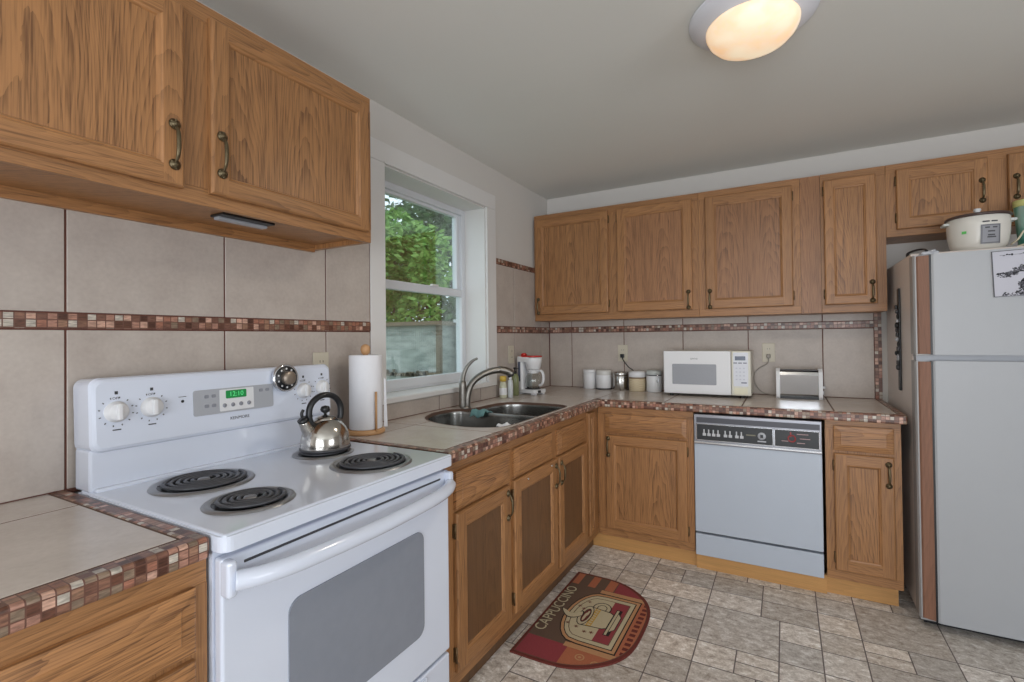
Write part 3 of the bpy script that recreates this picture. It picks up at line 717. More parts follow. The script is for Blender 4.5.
# timer stuck on the console
tm = T('kitchen_timer', 'round black dial kitchen timer with silver rim stuck on the stove console', 'timer', (.122, -2.346, 1.160), R90)
A = RX(-.05) @ FACE; g = G(); g.lathe([(0, 0), (.043, 0), (.046, .004), (.046, .014), (.043, .018), (.040, .016), (0, .016)], seg=36, m=0, M=A); tm.part('case', g, [CHR])
g = G(); g.lathe([(0, .0162), (.0402, .0162), (.038, .0185), (0, .0185)], seg=36, M=A); f_ = tm.part('dial', g, [BLK])
g = G()
for i in range(10):
    a = 2*PI*i/10; g.lathe([(0, .0185), (.0034, .0185), (.003, .0195), (0, .0195)], seg=10, M=A @ TR(.031*math.sin(a), .031*math.cos(a), 0))
tm.part('dial_mark', g, [WPL], f_)
g = G(); g.lathe([(0, .018), (.022, .018), (.0225, .036), (.020, .039), (0, .037)], seg=28, M=A); tm.part('knob', g, [plain('timer_knob', (150, 138, 126), .35, .6)])

# kettle on the small rear burner
kt = T('kettle', 'stainless steel whistling kettle with black arched handle on the stove', 'kettle', (.286, -2.312, .933), R90-.15)
g = G(); g.lathe([(0, 0), (.070, 0), (.076, .004), (.0765, .010), (.075, .030), (.071, .050), (.062, .070), (.048, .086), (.034, .095), (.030, .097)], seg=48); b = kt.part('body', g, [TKT])
g = G(); g.lathe([(0, -.001), (.077, -.001), (.079, .002), (.0785, .006), (.076, .007)], seg=48); kt.part('base_ring', g, [DGR])
g = G(); g.lathe([(.033, .095), (.032, .100), (.020, .106), (.006, .109), (.004, .114), (0, .114)], seg=28); lid = kt.part('lid', g, [TKT])
g = G(); g.lathe([(0, .112), (.004, .112), (.006, .116), (.0135, .120), (.0155, .127), (.0125, .136), (0, .140)], seg=20); kt.part('lid_knob', g, [BLK], lid)
g = G(); g.tube(spline([(-.050, 0, .050), (-.062, 0, .072), (-.074, 0, .096)], 5), [.022-.0007*i for i in range(11)], 16); sp_ = kt.part('spout', g, [TKT])
g = G(); g.tube([(-.071, 0, .094), (-.079, 0, .106)], .016, 14); g.tube(spline([(-.076, 0, .104), (-.080, 0, .122), (-.074, 0, .134)], 4), .005, 8); g.tube([(-.074, 0, .104), (-.045, 0, .112)], .004, 8); kt.part('whistle_cap', g, [BLK], sp_)
P = spline([(-.046, 0, .080), (-.056, 0, .110), (-.050, 0, .145), (-.026, 0, .168), (.004, 0, .174), (.034, 0, .164), (.053, 0, .138), (.056, 0, .108), (.052, 0, .090)], 6)
g = G(); n = len(P); g.tube(P, [.0115]*n, 10, flat=.85); kt.part('handle', g, [BLK])

# paper towel holder and roll
TX, TY = .134, -1.994
ph = T('paper_towel_holder', 'light wooden paper towel holder with ball finial beside the window', 'holder', (TX, TY, ZT))
g = G(); g.lathe([(0, 0), (.070, 0), (.074, .004), (.074, .014), (.068, .019), (0, .019)], seg=40); ph.part('base', g, [WOODL])
g = G(); g.cyl((0, 0, .016), .010, .298, seg=16); g.lathe([(.008, .300), (.009, .312), (.016, .320), (.0195, .333), (.0165, .346), (.009, .353), (0, .355)], seg=20); ph.part('post', g, [WOODL])
g = G(); g.tube([(.070, -.014, .012), (.070, -.014, .168)], .0045, 10); ph.part('side_rod', g, [WOODL])
g = G(); g.lathe([(.018, 0), (.062, 0), (.0635, .003), (.0635, .289), (.062, .292), (.019, .292), (.018, .290), (.018, .002)], seg=48)
vs = []
for i in range(8):
    a = .75+i*.10; rr = .0638+.0035*i*i/8*.6
    for z in (0, .10+.0*i, .18-.006*i): vs.append((rr*math.cos(a), rr*math.sin(a), z))
g.add(vs, [[i*3+k, (i+1)*3+k, (i+1)*3+k+1, i*3+k+1] for i in range(7) for k in range(2)], 0, True)
g.add([(.046, .052, 0), (.058, .060, 0), (.053, .056, .19), (.047, .052, .20)], [[0, 1, 2, 3]])
solo('paper_towel_roll', g, [PAPER], 'white roll of paper towels standing on the wooden holder', 'paper towel roll', (TX, TY, ZT+.020))

# ================================================================== COUNTER ITEMS
def jar(name, label, cat, x, y, parts, group=None):
    t = T(name, label, cat, (x, y, ZT), 0, group)
    for nm, prof, mat in parts:
        g = G(); g.lathe(prof, seg=32); t.part(nm, g, [mat])
    return t
jar('soap_bottle', 'small clear dish soap bottle with yellow cap beside the sink', 'bottle', .060, -.800, [('body', [(0, 0), (.021, 0), (.024, .004), (.024, .070), (.021, .090), (.013, .104)], plain('pale_soap', (196, 196, 172), .2)), ('label_band', [(.0243, .02), (.0246, .021), (.0246, .062), (.0243, .063)], WPL), ('cap', [(.013, .102), (.021, .104), (.022, .128), (.018, .136), (0, .137)], YEL)])
jar('soap_bottle', 'slim clear bottle with white label, between the yellow-capped and green bottles', 'bottle', .098, -.775, [('body', [(0, 0), (.015, 0), (.017, .003), (.017, .090), (.014, .108), (.007, .116)], plain('clear_bottle', (200, 204, 206), .12)), ('cap', [(.007, .114), (.009, .115), (.009, .132), (0, .133)], WPL)])
gb = jar('pump_bottle', 'tall yellow-green soap bottle with black pump beside the coffee maker', 'bottle', .062, -.655, [('body', [(0, 0), (.024, 0), (.027, .004), (.027, .115), (.022, .132), (.010, .142)], GREEN), ('pump_collar', [(.010, .140), (.012, .141), (.012, .156), (.004, .158), (.004, .176), (0, .176)], BLK)])
g = G(); g.box(-.008, -.006, .172, .008, .006, .182, bev=.003); g.tube([(0, 0, .178), (.030, -.004, .176), (.034, -.005, .170)], .003, 8); gb.part('pump_head', g, [BLK])

cmk = T('coffee_maker', 'white drip coffee maker with glass carafe in the counter corner', 'coffee maker', (.045, -.520, ZT), R90-.25)
# local: back at y=0, front toward -y
g = G(); g.prism(rrect(-.060, -.165, .060, 0, .02), .012, .034); g.box(-.05, -.155, 0, -.03, -.12, .013); g.box(.03, -.155, 0, .05, -.12, .013); g.box(-.05, -.03, 0, .05, -.008, .013); cmk.part('base', g, [WPL])
g = G(); g.lathe([(0, .0345), (.050, .0345), (.052, .037), (.048, .040), (0, .040)], (0, -.095, 0), 28); cmk.part('warming_plate', g, [DGR])
g = G(); g.prism(rrect(-.058, -.048, .058, 0, .016), .030, .250); body = cmk.part('column', g, [WPL])
for a_, b_ in ((-.0600, -.0575), (.0575, .0600)): g = G(); g.box(a_, -.036, .085, b_, -.016, .215, bev=.001); cmk.part('water_gauge', g, [BLUEGREY], body)
g = G(); g.lathe([(0, .162), (.040, .162), (.046, .170), (.056, .215), (.058, .240), (.057, .243), (0, .243)], (0, -.100, 0), 30); g.prism(rrect(-.057, -.10, .057, 0, .012), .215, .246); cmk.part('brew_basket', g, [WPL])
g = G(); g.prism(rrect(-.054, -.150, .054, -.004, .03), .246, .254); g.lathe([(0, .254), (.020, .254), (.020, .264), (.012, .271), (0, .272)], (-.020, -.035, 0), 18); cmk.part('lid', g, [REDP], label='red lid')
g = G(); g.box(-.030, -.172, .014, -.006, -.160, .030, bev=.003); cmk.part('switch', g, [BLK])
cf = G(); cf.lathe([(0, .041), (.040, .041), (.048, .055), (.053, .085), (.050, .110), (.038, .135), (.034, .148), (.036, .154), (.0345, .154), (.0325, .147), (.036, .134), (.0485, .109), (.0515, .085), (.0465, .056), (.039, .043), (0, .043)], (0, -.098, 0), 32); ca = cmk.part('carafe', cf, [CLR])
g = G(); g.lathe([(.037, .150), (.040, .151), (.040, .158), (.030, .161), (0, .161)], (0, -.098, 0), 28); cmk.part('carafe_lid', g, [WPL], ca)
Q_ = TR(0, -.098, 0) @ RZ(.05)
g = G(); g.tube(spline([(0, -.036, .152), (0, -.068, .156), (0, -.085, .130), (0, -.084, .090), (0, -.064, .062), (0, -.051, .064)], 5), .011, 10, flat=.7, M=Q_); g.lathe([(.0362, .138), (.0385, .139), (.0385, .148), (.0362, .149)], (0, -.098, 0), 28); cmk.part('carafe_handle', g, [WPL], ca)

GC = 'canisters along the back wall'
jar('canister', 'plain white round canister, nearest the corner of the canister row', 'canister', .357, -.062, [('body', [(0, 0), (.044, 0), (.047, .003), (.047, .112), (.046, .114)], WPL), ('lid', [(.0475, .113), (.049, .115), (.049, .132), (.046, .137), (.02, .140), (0, .140)], WPL)], GC)
jar('canister', 'white round canister in a clear jar with grey foot, second from the corner', 'canister', .467, -.070, [('body', [(0, 0), (.051, 0), (.0545, .004), (.0545, .100), (.053, .104)], WPL), ('foot', [(.0548, 0), (.0555, .001), (.0555, .009), (.0548, .010)], DGR), ('lid', [(.054, .102), (.0555, .106), (.0555, .126), (.052, .136), (0, .138)], plain('pearl_lid', (208, 206, 202), .25))], GC)
jar('canister', 'brushed steel round canister below the black plug', 'canister', .590, -.072, [('body', [(0, 0), (.050, 0), (.052, .003), (.052, .098), (.051, .100)], STEEL), ('lid', [(.0525, .099), (.054, .101), (.054, .122), (.050, .127), (0, .128)], STEEL)], GC)
wv = NT('woven_band'); o_ = wv.obj(); w1 = wv.n('ShaderNodeTexBrick', {'Vector': wv.vmath('MULTIPLY', wv.n('ShaderNodeTexCoord').outputs['Object'], (1, 1, 1)), 'Scale': 60}); wv.base(wv.ramp(wv.n('ShaderNodeTexChecker', {'Vector': wv.obj(), 'Scale': 130}).outputs['Fac'], [(0, (186, 166, 132)), (1, (214, 200, 172))])); wv.p(Roughness=.7)
jar('canister', 'tan woven-patterned canister with wide white lid', 'canister', .717, -.098, [('body', [(0, 0), (.053, 0), (.056, .003), (.056, .088), (.054, .090)], wv.m), ('rim_band', [(.0565, .087), (.058, .088), (.058, .095), (.0565, .096)], plain('brown_band', (120, 96, 72), .5)), ('lid', [(.055, .095), (.0585, .097), (.0585, .124), (.054, .134), (0, .137)], WPL)], GC)
c5 = jar('canister', 'white clamp-lid canister with wire clasp touching the microwave', 'canister', .832, -.100, [('body', [(0, 0), (.047, 0), (.050, .003), (.050, .104), (.048, .108)], WPL), ('gasket', [(.0485, .108), (.051, .109), (.051, .114), (.0485, .115)], DGR), ('lid', [(.049, .114), (.0515, .116), (.0515, .132), (.047, .143), (0, .146)], plain('glass_lid', (186, 190, 188), .15))], GC)
g = G(); g.tube(spline([(.030, -.048, .125), (.040, -.052, .105), (.042, -.055, .078), (.034, -.056, .068), (.028, -.054, .082)], 5), .0022, 6); g.tube([(-.05, 0, .111), (-.03, -.044, .111), (.03, -.044, .111), (.05, 0, .111)], .0018, 6); c5.part('wire_clasp', g, [CHR])

# microwave
MX, MY = .937, -.285
mw = T('microwave', 'small white countertop microwave with cream keypad side', 'microwave', (MX, 0, ZT))
MWw = .502; z0, z1 = .014, .281
g = G(); g.box(0, MY+.022, z0, MWw, -.03, z1, bev=.005); mw.part('body', g, [plain('microwave_shell', (212, 208, 196), .4)])
g = G(); g.box(.0, MY, z0+.002, .394, MY+.022, z1, bev=.006, seg=3); dr = mw.part('door', g, [WPL])
g = G(); g.prism(rrect(.054, .074, .313, .200, .006), -MY, -MY+.0015, M=RX(PI/2)); mw.part('door_window', g, [plain('microwave_window', (150, 152, 158), .25, noise=.1, nscale=150)], dr)
g = G(); g.text('SANYO', .013, TR(.185, MY-.0002, .232) @ FACE); mw.part('brand_lettering', g, [DGR], dr)
g = G(); g.box(.397, MY+.001, z0+.002, MWw, MY+.022, z1, bev=.006, seg=3); cp = mw.part('keypad_panel', g, [plain('cream_panel', (214, 211, 198), .4)])
g = G(); g.prism(rrect(.408, .072, .488, .272, .004), -MY-.001, -MY+.0008, M=RX(PI/2)); mw.part('keypad_field', g, [plain('keypad_white', (214, 216, 224), .4)], cp)
g = G(); g.prism(rrect(.417, .226, .474, .250, .002), -MY, -MY+.002, M=RX(PI/2)); mw.part('display', g, [plain('display_blue', (70, 78, 98), .2)], cp)
BB_, BP_ = plain('button_blue', (96, 100, 118), .4), plain('button_pale', (190, 192, 204), .4)
for i in range(3): g = G(); g.box(.409+.026*i, MY-.0016, .207, .429+.026*i, MY, .213); mw.part('button', g, [BB_], cp)
g = G(); g.box(.450, MY-.0016, .090, .480, MY, .097); mw.part('button', g, [BB_], cp)
for r in range(4):
    for c_ in range(3): g = G(); g.box(.420+.020*c_, MY-.0014, .110+.022*r, .430+.020*c_, MY, .116+.022*r); mw.part('button', g, [BP_], cp)
g = G(); g.prism(rrect(.412, .024, .484, .062, .004), -MY-.001, -MY+.004, M=RX(PI/2)); mw.part('door_button', g, [plain('cream_button', (220, 215, 190), .35)], cp)
for fx in (.04, .45):
    for fy in (MY+.04, -.06): g = G(); g.cyl((fx, fy, 0), .012, .016, seg=12); mw.part('foot', g, [BLK])

# toaster
ts = T('toaster', 'low chrome toaster with white end caps beside the fridge cabinet', 'toaster', (1.568, 0, ZT))
g = G(); yz = [(-.158, .012), (-.162, .026), (-.178, .138), (-.172, .156), (-.155, .166), (-.070, .166), (-.058, .150), (-.056, .012)]
g.add([(.020, y, z) for y, z in yz]+[(.216, y, z) for y, z in yz], [[i, (i+1) % 8, 8+(i+1) % 8, 8+i] for i in range(8)]); ts.part('shell', g, [CHR])
def toaster_cap(x0, x1):
    g = G(); p = [(-.173, .0), (-.182, .01), (-.182, .130), (-.176, .160), (-.160, .176), (-.066, .176), (-.052, .160), (-.050, .0)]
    n = len(p); g.add([(x0, y, z) for y, z in p]+[(x1, y, z) for y, z in p], [[i, (i+1) % n, n+(i+1) % n, n+i] for i in range(n)]+[list(range(n)), [n+i for i in range(n)][::-1]]); return g
ts.part('end_cap', toaster_cap(0, .020), [WPL]); ec = ts.part('end_cap', toaster_cap(.216, .236), [WPL])
g = G(); g.box(.020, -.168, .0, .216, -.058, .014); g.box(.022, -.146, .160, .214, -.128, .1675); g.box(.022, -.104, .160, .214, -.086, .1675); g.box(.020, -.178, .0, .216, -.166, .010); g.box(.02, -.165, .1655, .216, -.158, .1685); ts.part('slots_and_plinth', g, [BLK])
g = G(); g.box(.236, -.128, .06, .250, -.100, .072, bev=.003); g.lathe([(0, 0), (.011, 0), (.010, .008), (0, .009)], seg=16, M=TR(.236, -.115, .035) @ RY(PI/2)); ts.part('lever_and_dial', g, [WPL])

# outlets and cords
def outlet(label, loc, rotz, group=None):
    t = T('wall_outlet', label, 'outlet', loc, rotz, 'cream wall outlets')
    g = G(); g.box(-.036, -.0055, -.059, .036, -.0005, .059, bev=.003); t.part('cover_plate', g, [IVORY])
    g = G()
    for z in (-.021, .021):
        g.prism(rrect(-.016, z-.014, .016, z+.014, .008), .0055, .0075, M=RX(PI/2))
        g.box(-.008, -.0082, z-.002, -.006, -.0074, z+.007, 1); g.box(.006, -.0082, z-.002, .008, -.0074, z+.007, 1)
    t.part('receptacle', g, [IVORY, BLK]); return t
outlet('cream wall outlet above the steel canister with a black plug in it', (.592, -.009, 1.170), 0)
outlet('cream wall outlet on the back tiles above the toaster', (1.526, -.009, 1.178), 0)
outlet('cream wall outlet on the tiles behind the paper towels and stove console', (.009, -2.108, 1.180), R90)
outlet('cream wall outlet beside the window, above the pump bottle', (.009, -.612, 1.178), R90)
g = G(); g.box(-.013, -.034, -.014, .013, -.009, .012, bev=.004); g.tube(spline([(0, -.024, -.01), (.012, -.030, -.035), (.045, -.022, -.080), (.080, -.014, -.110), (.11, -.012, -.18), (.13, -.014, -.247)], 6), .0034, 8)
solo('power_cord', g, [BLK], 'black plug and cord running down from the outlet behind the canisters', 'cord', (.592, -.009, 1.152))
g = G(); g.box(-.011, -.032, -.012, .011, -.009, .012, bev=.004); g.tube(spline([(0, -.022, -.008), (-.006, -.018, -.045), (-.05, -.015, -.075), (-.080, -.014, -.11), (-.080, -.014, -.17), (-.04, -.018, -.225), (.02, -.03, -.239), (.06, -.05, -.240)], 6), .0028, 8)
solo('power_cord', g, [plain('cord_grey', (150, 144, 136), .5)], 'thin pale cord running from the outlet between microwave and toaster', 'cord', (1.526, -.009, 1.157))

# ================================================================== DISHWASHER
DX = 1.170; DWw = .601
dw = T('dishwasher', 'white built-in dishwasher with black and chrome control strip', 'dishwasher', (DX, 0, 0))
g = G(); g.box(.004, -.600, .095, DWw-.004, -.02, .862); dw.part('body', g, [DGR])
g = G(); g.box(.002, -.632, .224, DWw-.002, -.600, .706, bev=.004); dw.part('door', g, [DWW])
g = G(); g.box(.002, -.628, .096, DWw-.002, -.598, .212, bev=.003); dw.part('kick_panel', g, [DWW])
g = G(); g.box(.002, -.636, .700, DWw-.002, -.600, .862, bev=.003); cpn = dw.part('control_strip', g, [plain('strip_grey', (140, 140, 146), .28, .7)])
g = G(); g.box(.016, -.638, .818, DWw-.010, -.634, .846); dw.part('handle_recess', g, [plain('recess_dark', (66, 66, 74), .35)], cpn)
def chrome_frame(x0, x1, z0, z1, y, w=.004):
    g = G()
    for a in ((x0, z0, x1, z0+w), (x0, z1-w, x1, z1), (x0, z0, x0+w, z1), (x1-w, z0, x1, z1)): g.box(a[0], y-.004, a[1], a[2], y, a[3], bev=.001, seg=1)
    return g
for x0, x1 in ((.014, .388), (.392, .590)):
    f_ = dw.part('bezel', chrome_frame(x0, x1, .722, .812, -.6355), [CHR], cpn)
    g = G(); g.box(x0+.004, -.6375, .726, x1-.004, -.6345, .808); dw.part('control_face', g, [BLK], f_)
g = G(); g.box(.002, -.642, .706, DWw-.002, -.632, .716, bev=.002); dw.part('lower_trim', g, [CHR], cpn)
BS_ = plain('button_silver', (190, 190, 194), .3)
for i in range(8):
    g = G(); x = .048+i*.0235+(.012 if i > 3 else 0)+(.008 if i > 5 else 0); g.box(x, -.641, .748, x+.017, -.637, .762, 0, bev=.001); g.box(x+.004, -.641, .761, x+.010, -.637, .782, 0); dw.part('push_button', g, [BS_], cpn)
g = G(); g.lathe([(0, .637), (.019, .637), (.019, .6392), (0, .6392)], (.335, .768, 0), 20, M=RX(PI/2)); g.box(.315, -.6390, .738, .355, -.637, .744); dw.part('emblem', g, [plain('emblem_grey', (176, 178, 184), .35)], cpn)
g = G(); g.box(.328, -.6402, .760, .342, -.6390, .776); dw.part('emblem_centre', g, [BLK], cpn)
g = G(); g.box(.262, -.6385, .766, .306, -.637, .772); dw.part('strip_lettering', g, [plain('lettering_olive', (120, 116, 96), .5)], cpn)
g = G(); g.lathe([(.013, .637), (.019, .637), (.019, .639), (.013, .639), (.013, .637)], (.470, .768, 0), 20, M=RX(PI/2)); g.box(.462, -.639, .775, .468, -.637, .800); dw.part('cycle_dial', g, [plain('dial_red', (150, 44, 44), .4)], cpn)
g = G(); 
for x, z, w in ((.492, .790, .05), (.505, .768, .045), (.492, .746, .035), (.425, .752, .03)): g.box(x, -.6385, z, x+w, -.637, z+.0035)
dw.part('dial_lettering', g, [plain('lettering_pink', (170, 140, 140), .5)], cpn)
g = G(); g.box(1.167, -.575, 0, 1.783, -.553, .095); solo('toe_kick_board', g, [OY], 'light yellow wood board along the floor under the dishwasher', 'board')

# ================================================================== FRIDGE
FX = 2.123
fr = T('refrigerator', 'white top-freezer fridge with brown woodgrain door edge trims', 'fridge', (FX, 0, 0))
g = G(); g.box(.002, -.640, .035, .760, -.030, 1.648, bev=.006); g.box(.02, -.62, 0, .74, -.05, .04, 1); fr.part('body', g, [plain('fridge_side', (214, 204, 198), .3), DGR])
BRN = oak('brown_trim', 'z', hue=(124, 88, 70), dark=(92, 62, 48), contrast=.6)
def fdoor(z0, z1, lab):
    g = G(); p = [(.057, -.645), (.057, -.724), (.064, -.728), (.750, -.728), (.760, -.720), (.760, -.645)]
    g.prism(p, z0, z1); g.box(.004, -.700, z0, .06, -.645, z1, 0)
    d = fr.part('door', g, [FRW], label=lab)
    g = G(); g.prism([(.004, -.690), (.006, -.704), (.014, -.711), (.050, -.722), (.050, -.69)], z0+.004, z1-.004); fr.part('edge_trim', g, [BRN], d, label='brown woodgrain edge trim')
    g = G(); g.prism([(-.003, -.640), (-.003, -.698), (.003, -.708), (.008, -.708), (.006, -.640)], z0, z1); g.box(.0, -.712, z0-.004, .054, -.69, z0+.004, bev=.001); fr.part('chrome_strip', g, [plain('strip_pale', (150, 148, 148), .35)], d)
    g = G(); g.box(.050, -.724, z0+.002, .0575, -.69, z1-.002); fr.part('dark_inset', g, [BLK], d)
fdoor(1.193, 1.630, 'short freezer door'); fdoor(.042, 1.167, 'tall lower door')
g = G(); g.box(.006, -.69, 1.166, .755, -.645, 1.194); fr.part('gasket', g, [GPL])
g = G(); g.box(.03, -.70, 1.630, .09, -.60, 1.646, bev=.004); g.lathe([(0, 0), (.012, 0), (.012, .012), (0, .013)], (.07, -.69, 1.640), 14); fr.part('hinge_cover', g, [GPL])
g = G(); g.box(.02, -.66, .004, .74, -.63, .040); 
for i in range(5): g.box(.02, -.664, .008+i*.006, .74, -.66, .010+i*.006)
fr.part('base_grille', g, [BLK])

# things on the fridge
ms = T('magnetic_strip', 'black magnetic strip with small trinkets stuck on the fridge side', 'magnetic strip', (2.125, -.395, 1.25), -R90)
# local -y faces world -x ; local x -> world -y... strip upright
g = G(); g.box(-.018, -.010, -.245, .018, -.001, .262, bev=.003); ms.part('strip', g, [BLK])
random.seed(5)
for i in range(14):
    g = G(); z = -.13+i*.023; xo = random.uniform(-.02, .02); r = random.uniform(.009, .017)
    if i % 3 == 0: g.lathe([(0, .010), (r, .010), (r, .016), (r*.6, .021), (0, .022)], seg=14, M=TR(xo, 0, z) @ FACE)
    elif i % 3 == 1: g.box(xo-r, -.020, z-r*.7, xo+r, -.010, z+r*.7, bev=.003)
    else: g.tube([(xo+r*math.cos(a*PI/6), -.014, z+r*math.sin(a*PI/6)) for a in range(12)], .003, 6, closed=True)
    ms.part('trinket', g, [[DGR, BLK, GPL, BLK][i % 4]])
# loop of black strap on top, rear
g = G(); g.tube(spline([(-.01, 0, .004), (-.012, -.03, .016), (.01, -.07, .022), (.03, -.11, .018), (.03, -.15, .006)], 6), .007, 8, flat=.6)
solo('cable_loop', g, [BLK], 'short black cable loop lying on top of the fridge by the cabinet', 'cable', (2.150, -.50, 1.650))

ck = T('rice_cooker', 'white oval cooker with glass lid and grey badge on top of the fridge', 'cooker', (2.405, -.460, 1.650), 0)
S1, S2 = 1.0, .95
g = G(); g.lathe([(0, .006), (.078, .006), (.090, .014), (.101, .040), (.108, .080), (.110, .120), (.110, .155), (.107, .160)], seg=48, sx=S1, sy=S2); g.lathe([(0, 0), (.074, 0), (.078, .008), (0, .008)], seg=40, m=1); bd = ck.part('body', g, [plain('cooker_white', (216, 212, 204), .3, noise=.01), DGR])
g = G(); g.lathe([(.104, .158), (.114, .158), (.116, .164), (.112, .170), (.104, .170)], seg=48); lid = ck.part('lid_rim', g, [plain('rim_dark', (74, 58, 54), .3)])
g = G(); g.lathe([(.106, .168), (.09, .174), (.05, .182), (.012, .186), (0, .186)], seg=40); ck.part('lid_glass', g, [CLR], lid)
g = G(); g.lathe([(0, .184), (.010, .184), (.008, .190), (.014, .198), (.012, .206), (0, .208)], seg=16); ck.part('lid_knob', g, [WPL], lid)
for s in (-1, 1): g = G(); g.box(s*.100, -.028, .135, s*.128, .028, .147, bev=.004); ck.part('handle', g, [plain('handle_white', (200, 204, 200), .35)])
def on_curve(px0, px1, z0, z1, off, seg=10):
    """patch wrapped on the cooker's front"""
    g = G(); vs = []
    for i in range(seg+1):
        x = px0+(px1-px0)*i/seg
        for z in (z0, z1):
            r = .101+(z-.040)*.1+off if z < .12 else .1105+off
            vs.append((x, -S2*math.sqrt(max(r*r-x*x, 0)), z))
    g.add(vs, [[2*i, 2*i+2, 2*i+3, 2*i+1] for i in range(seg)]); return g
bdg = ck.part('badge', on_curve(-.018, .050, .030, .114, .0050), [plain('badge_grey', (104, 104, 110), .4, 0)], bd)
ck.part('badge_face', on_curve(-.012, .044, .036, .108, .0062), [plain('badge_face', (138, 138, 144), .45, 0)], bdg)
g = G()
for x0, x1, z in ((-.004, .012, .097), (.022, .038, .097), (.006, .030, .080), (.006, .030, .064), (.004, .034, .055)): 
    q = on_curve(x0, x1, z, z+.006, .0075); g.add(q.v, q.f)
ck.part('badge_lettering', g, [DGR], bdg)
g = G()
for x0, x1 in ((-.012, .012), (.018, .040)): q = on_curve(x0, x1, .124, .130, .003); g.add(q.v, q.f)
ck.part('brand_lettering', g, [DGR], bd)
ck.part('sticker', on_curve(-.076, -.062, .082, .094, .006), [plain('green_sticker', (96, 190, 96), .4)], bd)
g = G(); g.tube(spline([(.022, 0, .03), (.04, -.02, .05), (.06, -.02, .085), (.10, .00, .11), (.16, .03, .12)], 6), .004, 8); g.tube(spline([(.012, -.05, .006), (.04, -.075, .016), (.08, -.075, .034), (.14, -.06, .045), (.22, -.04, .04)], 6), .004, 8); g.tube(spline([(.018, -.03, .006), (.04, -.04, .006), (.06, -.03, .006), (.10, -.06, .006), (.16, -.02, .006)], 6), .004, 8)
solo('cooker_cord', g, [plain('cord_cream', (206, 196, 170), .5)], 'cream power cord looping beside the white cooker on the fridge', 'cord', (2.492, -.47, 1.650))
cup = T('plastic_cup', 'green tapered plastic cup with yellow rim on top of the fridge', 'cup', (2.607, -.36, 1.650))
g = G(); g.lathe([(0, 0), (.030, 0), (.032, .003), (.048, .215), (.045, .215), (.029, .006), (0, .006)], seg=32)
cg_ = NT('cup_green'); nz = cg_.n('ShaderNodeTexVoronoi', {'Vector': cg_.vmath('MULTIPLY', cg_.obj(), (30, 30, 9)), 'Scale': 1}); cg_.base(cg_.ramp(nz.outputs['Distance'], [(.1, (60, 128, 112)), (.5, (110, 168, 150)), (.9, (176, 196, 184))])); cg_.p(Roughness=.35)
cup.part('body', g, [cg_.m]); g = G(); g.lathe([(.0465, .211), (.0505, .213), (.051, .240), (.048, .242), (.046, .240), (.0455, .213)], seg=32); cup.part('rim', g, [plain('rim_yellow', (206, 204, 132), .4)])

# ink picture on the freezer door
pw, phh = .225, .188
pc = T('ink_picture', 'black ink drawing of a bonsai tree stuck on the freezer door', 'picture', (2.378, -.7295, 1.432), 0, rot=(0, -.03, 0))
g = G(); g.box(0, -.002, 0, pw, 0, phh); pc.part('paper', g, [plain('paper_white', (184, 184, 194), .7)])
g = G()
for a in ((0, 0, .003, phh), (0, phh-.002, pw, phh), (pw-.003, 0, pw, phh), (0, 0, pw, .002)): g.box(a[0], -.0035, a[1], a[2], -.002, a[3])
pc.part('dark_edge', g, [DGR])
random.seed(21); g = G()
def blot(x, z, r, m=0):
    n = 9; pts = []
    for i in range(n):
        a = 2*PI*i/n; rr = r*random.uniform(.65, 1.2); pts.append((min(pw-.004, max(.004, x+rr*math.cos(a)*1.25)), -.00215-random.random()*.0002, min(phh-.003, max(.003, z+rr*math.sin(a)))))
    g.add(pts, [list(range(n))], m)
def branch(P, w0, w1):
    S = spline(P, 6); n = len(S); L = []; R_ = []
    for i, p in enumerate(S):
        d = (S[min(i+1, n-1)]-S[max(i-1, 0)]).normalized(); w = w0+(w1-w0)*i/(n-1); nx_, nz_ = -d.z*w, d.x*w
        L.append((p.x+nx_, -.0022, p.z+nz_)); R_.append((p.x-nx_, -.0022, p.z-nz_))
    g.add(L+R_, [[i, i+1, n+i+1, n+i] for i in range(n-1)])
branch([(.118, 0, .006), (.100, 0, .024), (.090, 0, .044), (.094, 0, .062), (.112, 0, .074), (.140, 0, .080), (.18, 0, .09), (.215, 0, .096)], .010, .0035)
branch([(.112, 0, .006), (.098, 0, .016), (.086, 0, .038)], .007, .003); branch([(.085, 0, .060), (.120, 0, .046), (.165, 0, .034), (.210, 0, .024)], .004, .002)
branch([(.06, 0, .094), (.09, 0, .100), (.13, 0, .090)], .002, .002)
for cx_, cz_, sx_, sz_, k in ((.036, .088, .020, .009, 60), (.062, .094, .016, .008, 45), (.084, .108, .022, .007, 60), (.112, .120, .026, .008, 70), (.16, .130, .030, .009, 70), (.195, .138, .02, .009, 40), (.150, .102, .02, .004, 30), (.06, .010, .035, .006, 50), (.11, .014, .04, .010, 70), (.17, .016, .04, .009, 60), (.088, .040, .010, .016, 40)):
    for i in range(k): blot(cx_+random.uniform(-1, 1)*sx_, cz_+random.uniform(-1, 1)*sz_, random.uniform(.0014, .0036), random.choice([0, 0, 1, 1]))
for i, x in enumerate((.035, .045, .052, .060, .085, .095, .104, .112, .128)): g.box(x, -.0026, .166+(i % 3)*.003, x+.006, -.002, .168+(i % 2)*.006)
g.box(.025, -.0025, .169, .15, -.002, .170)
pc.part('ink_tree', g, [plain('ink', (40, 40, 46), .8), plain('ink_grey', (98, 98, 106), .8)])

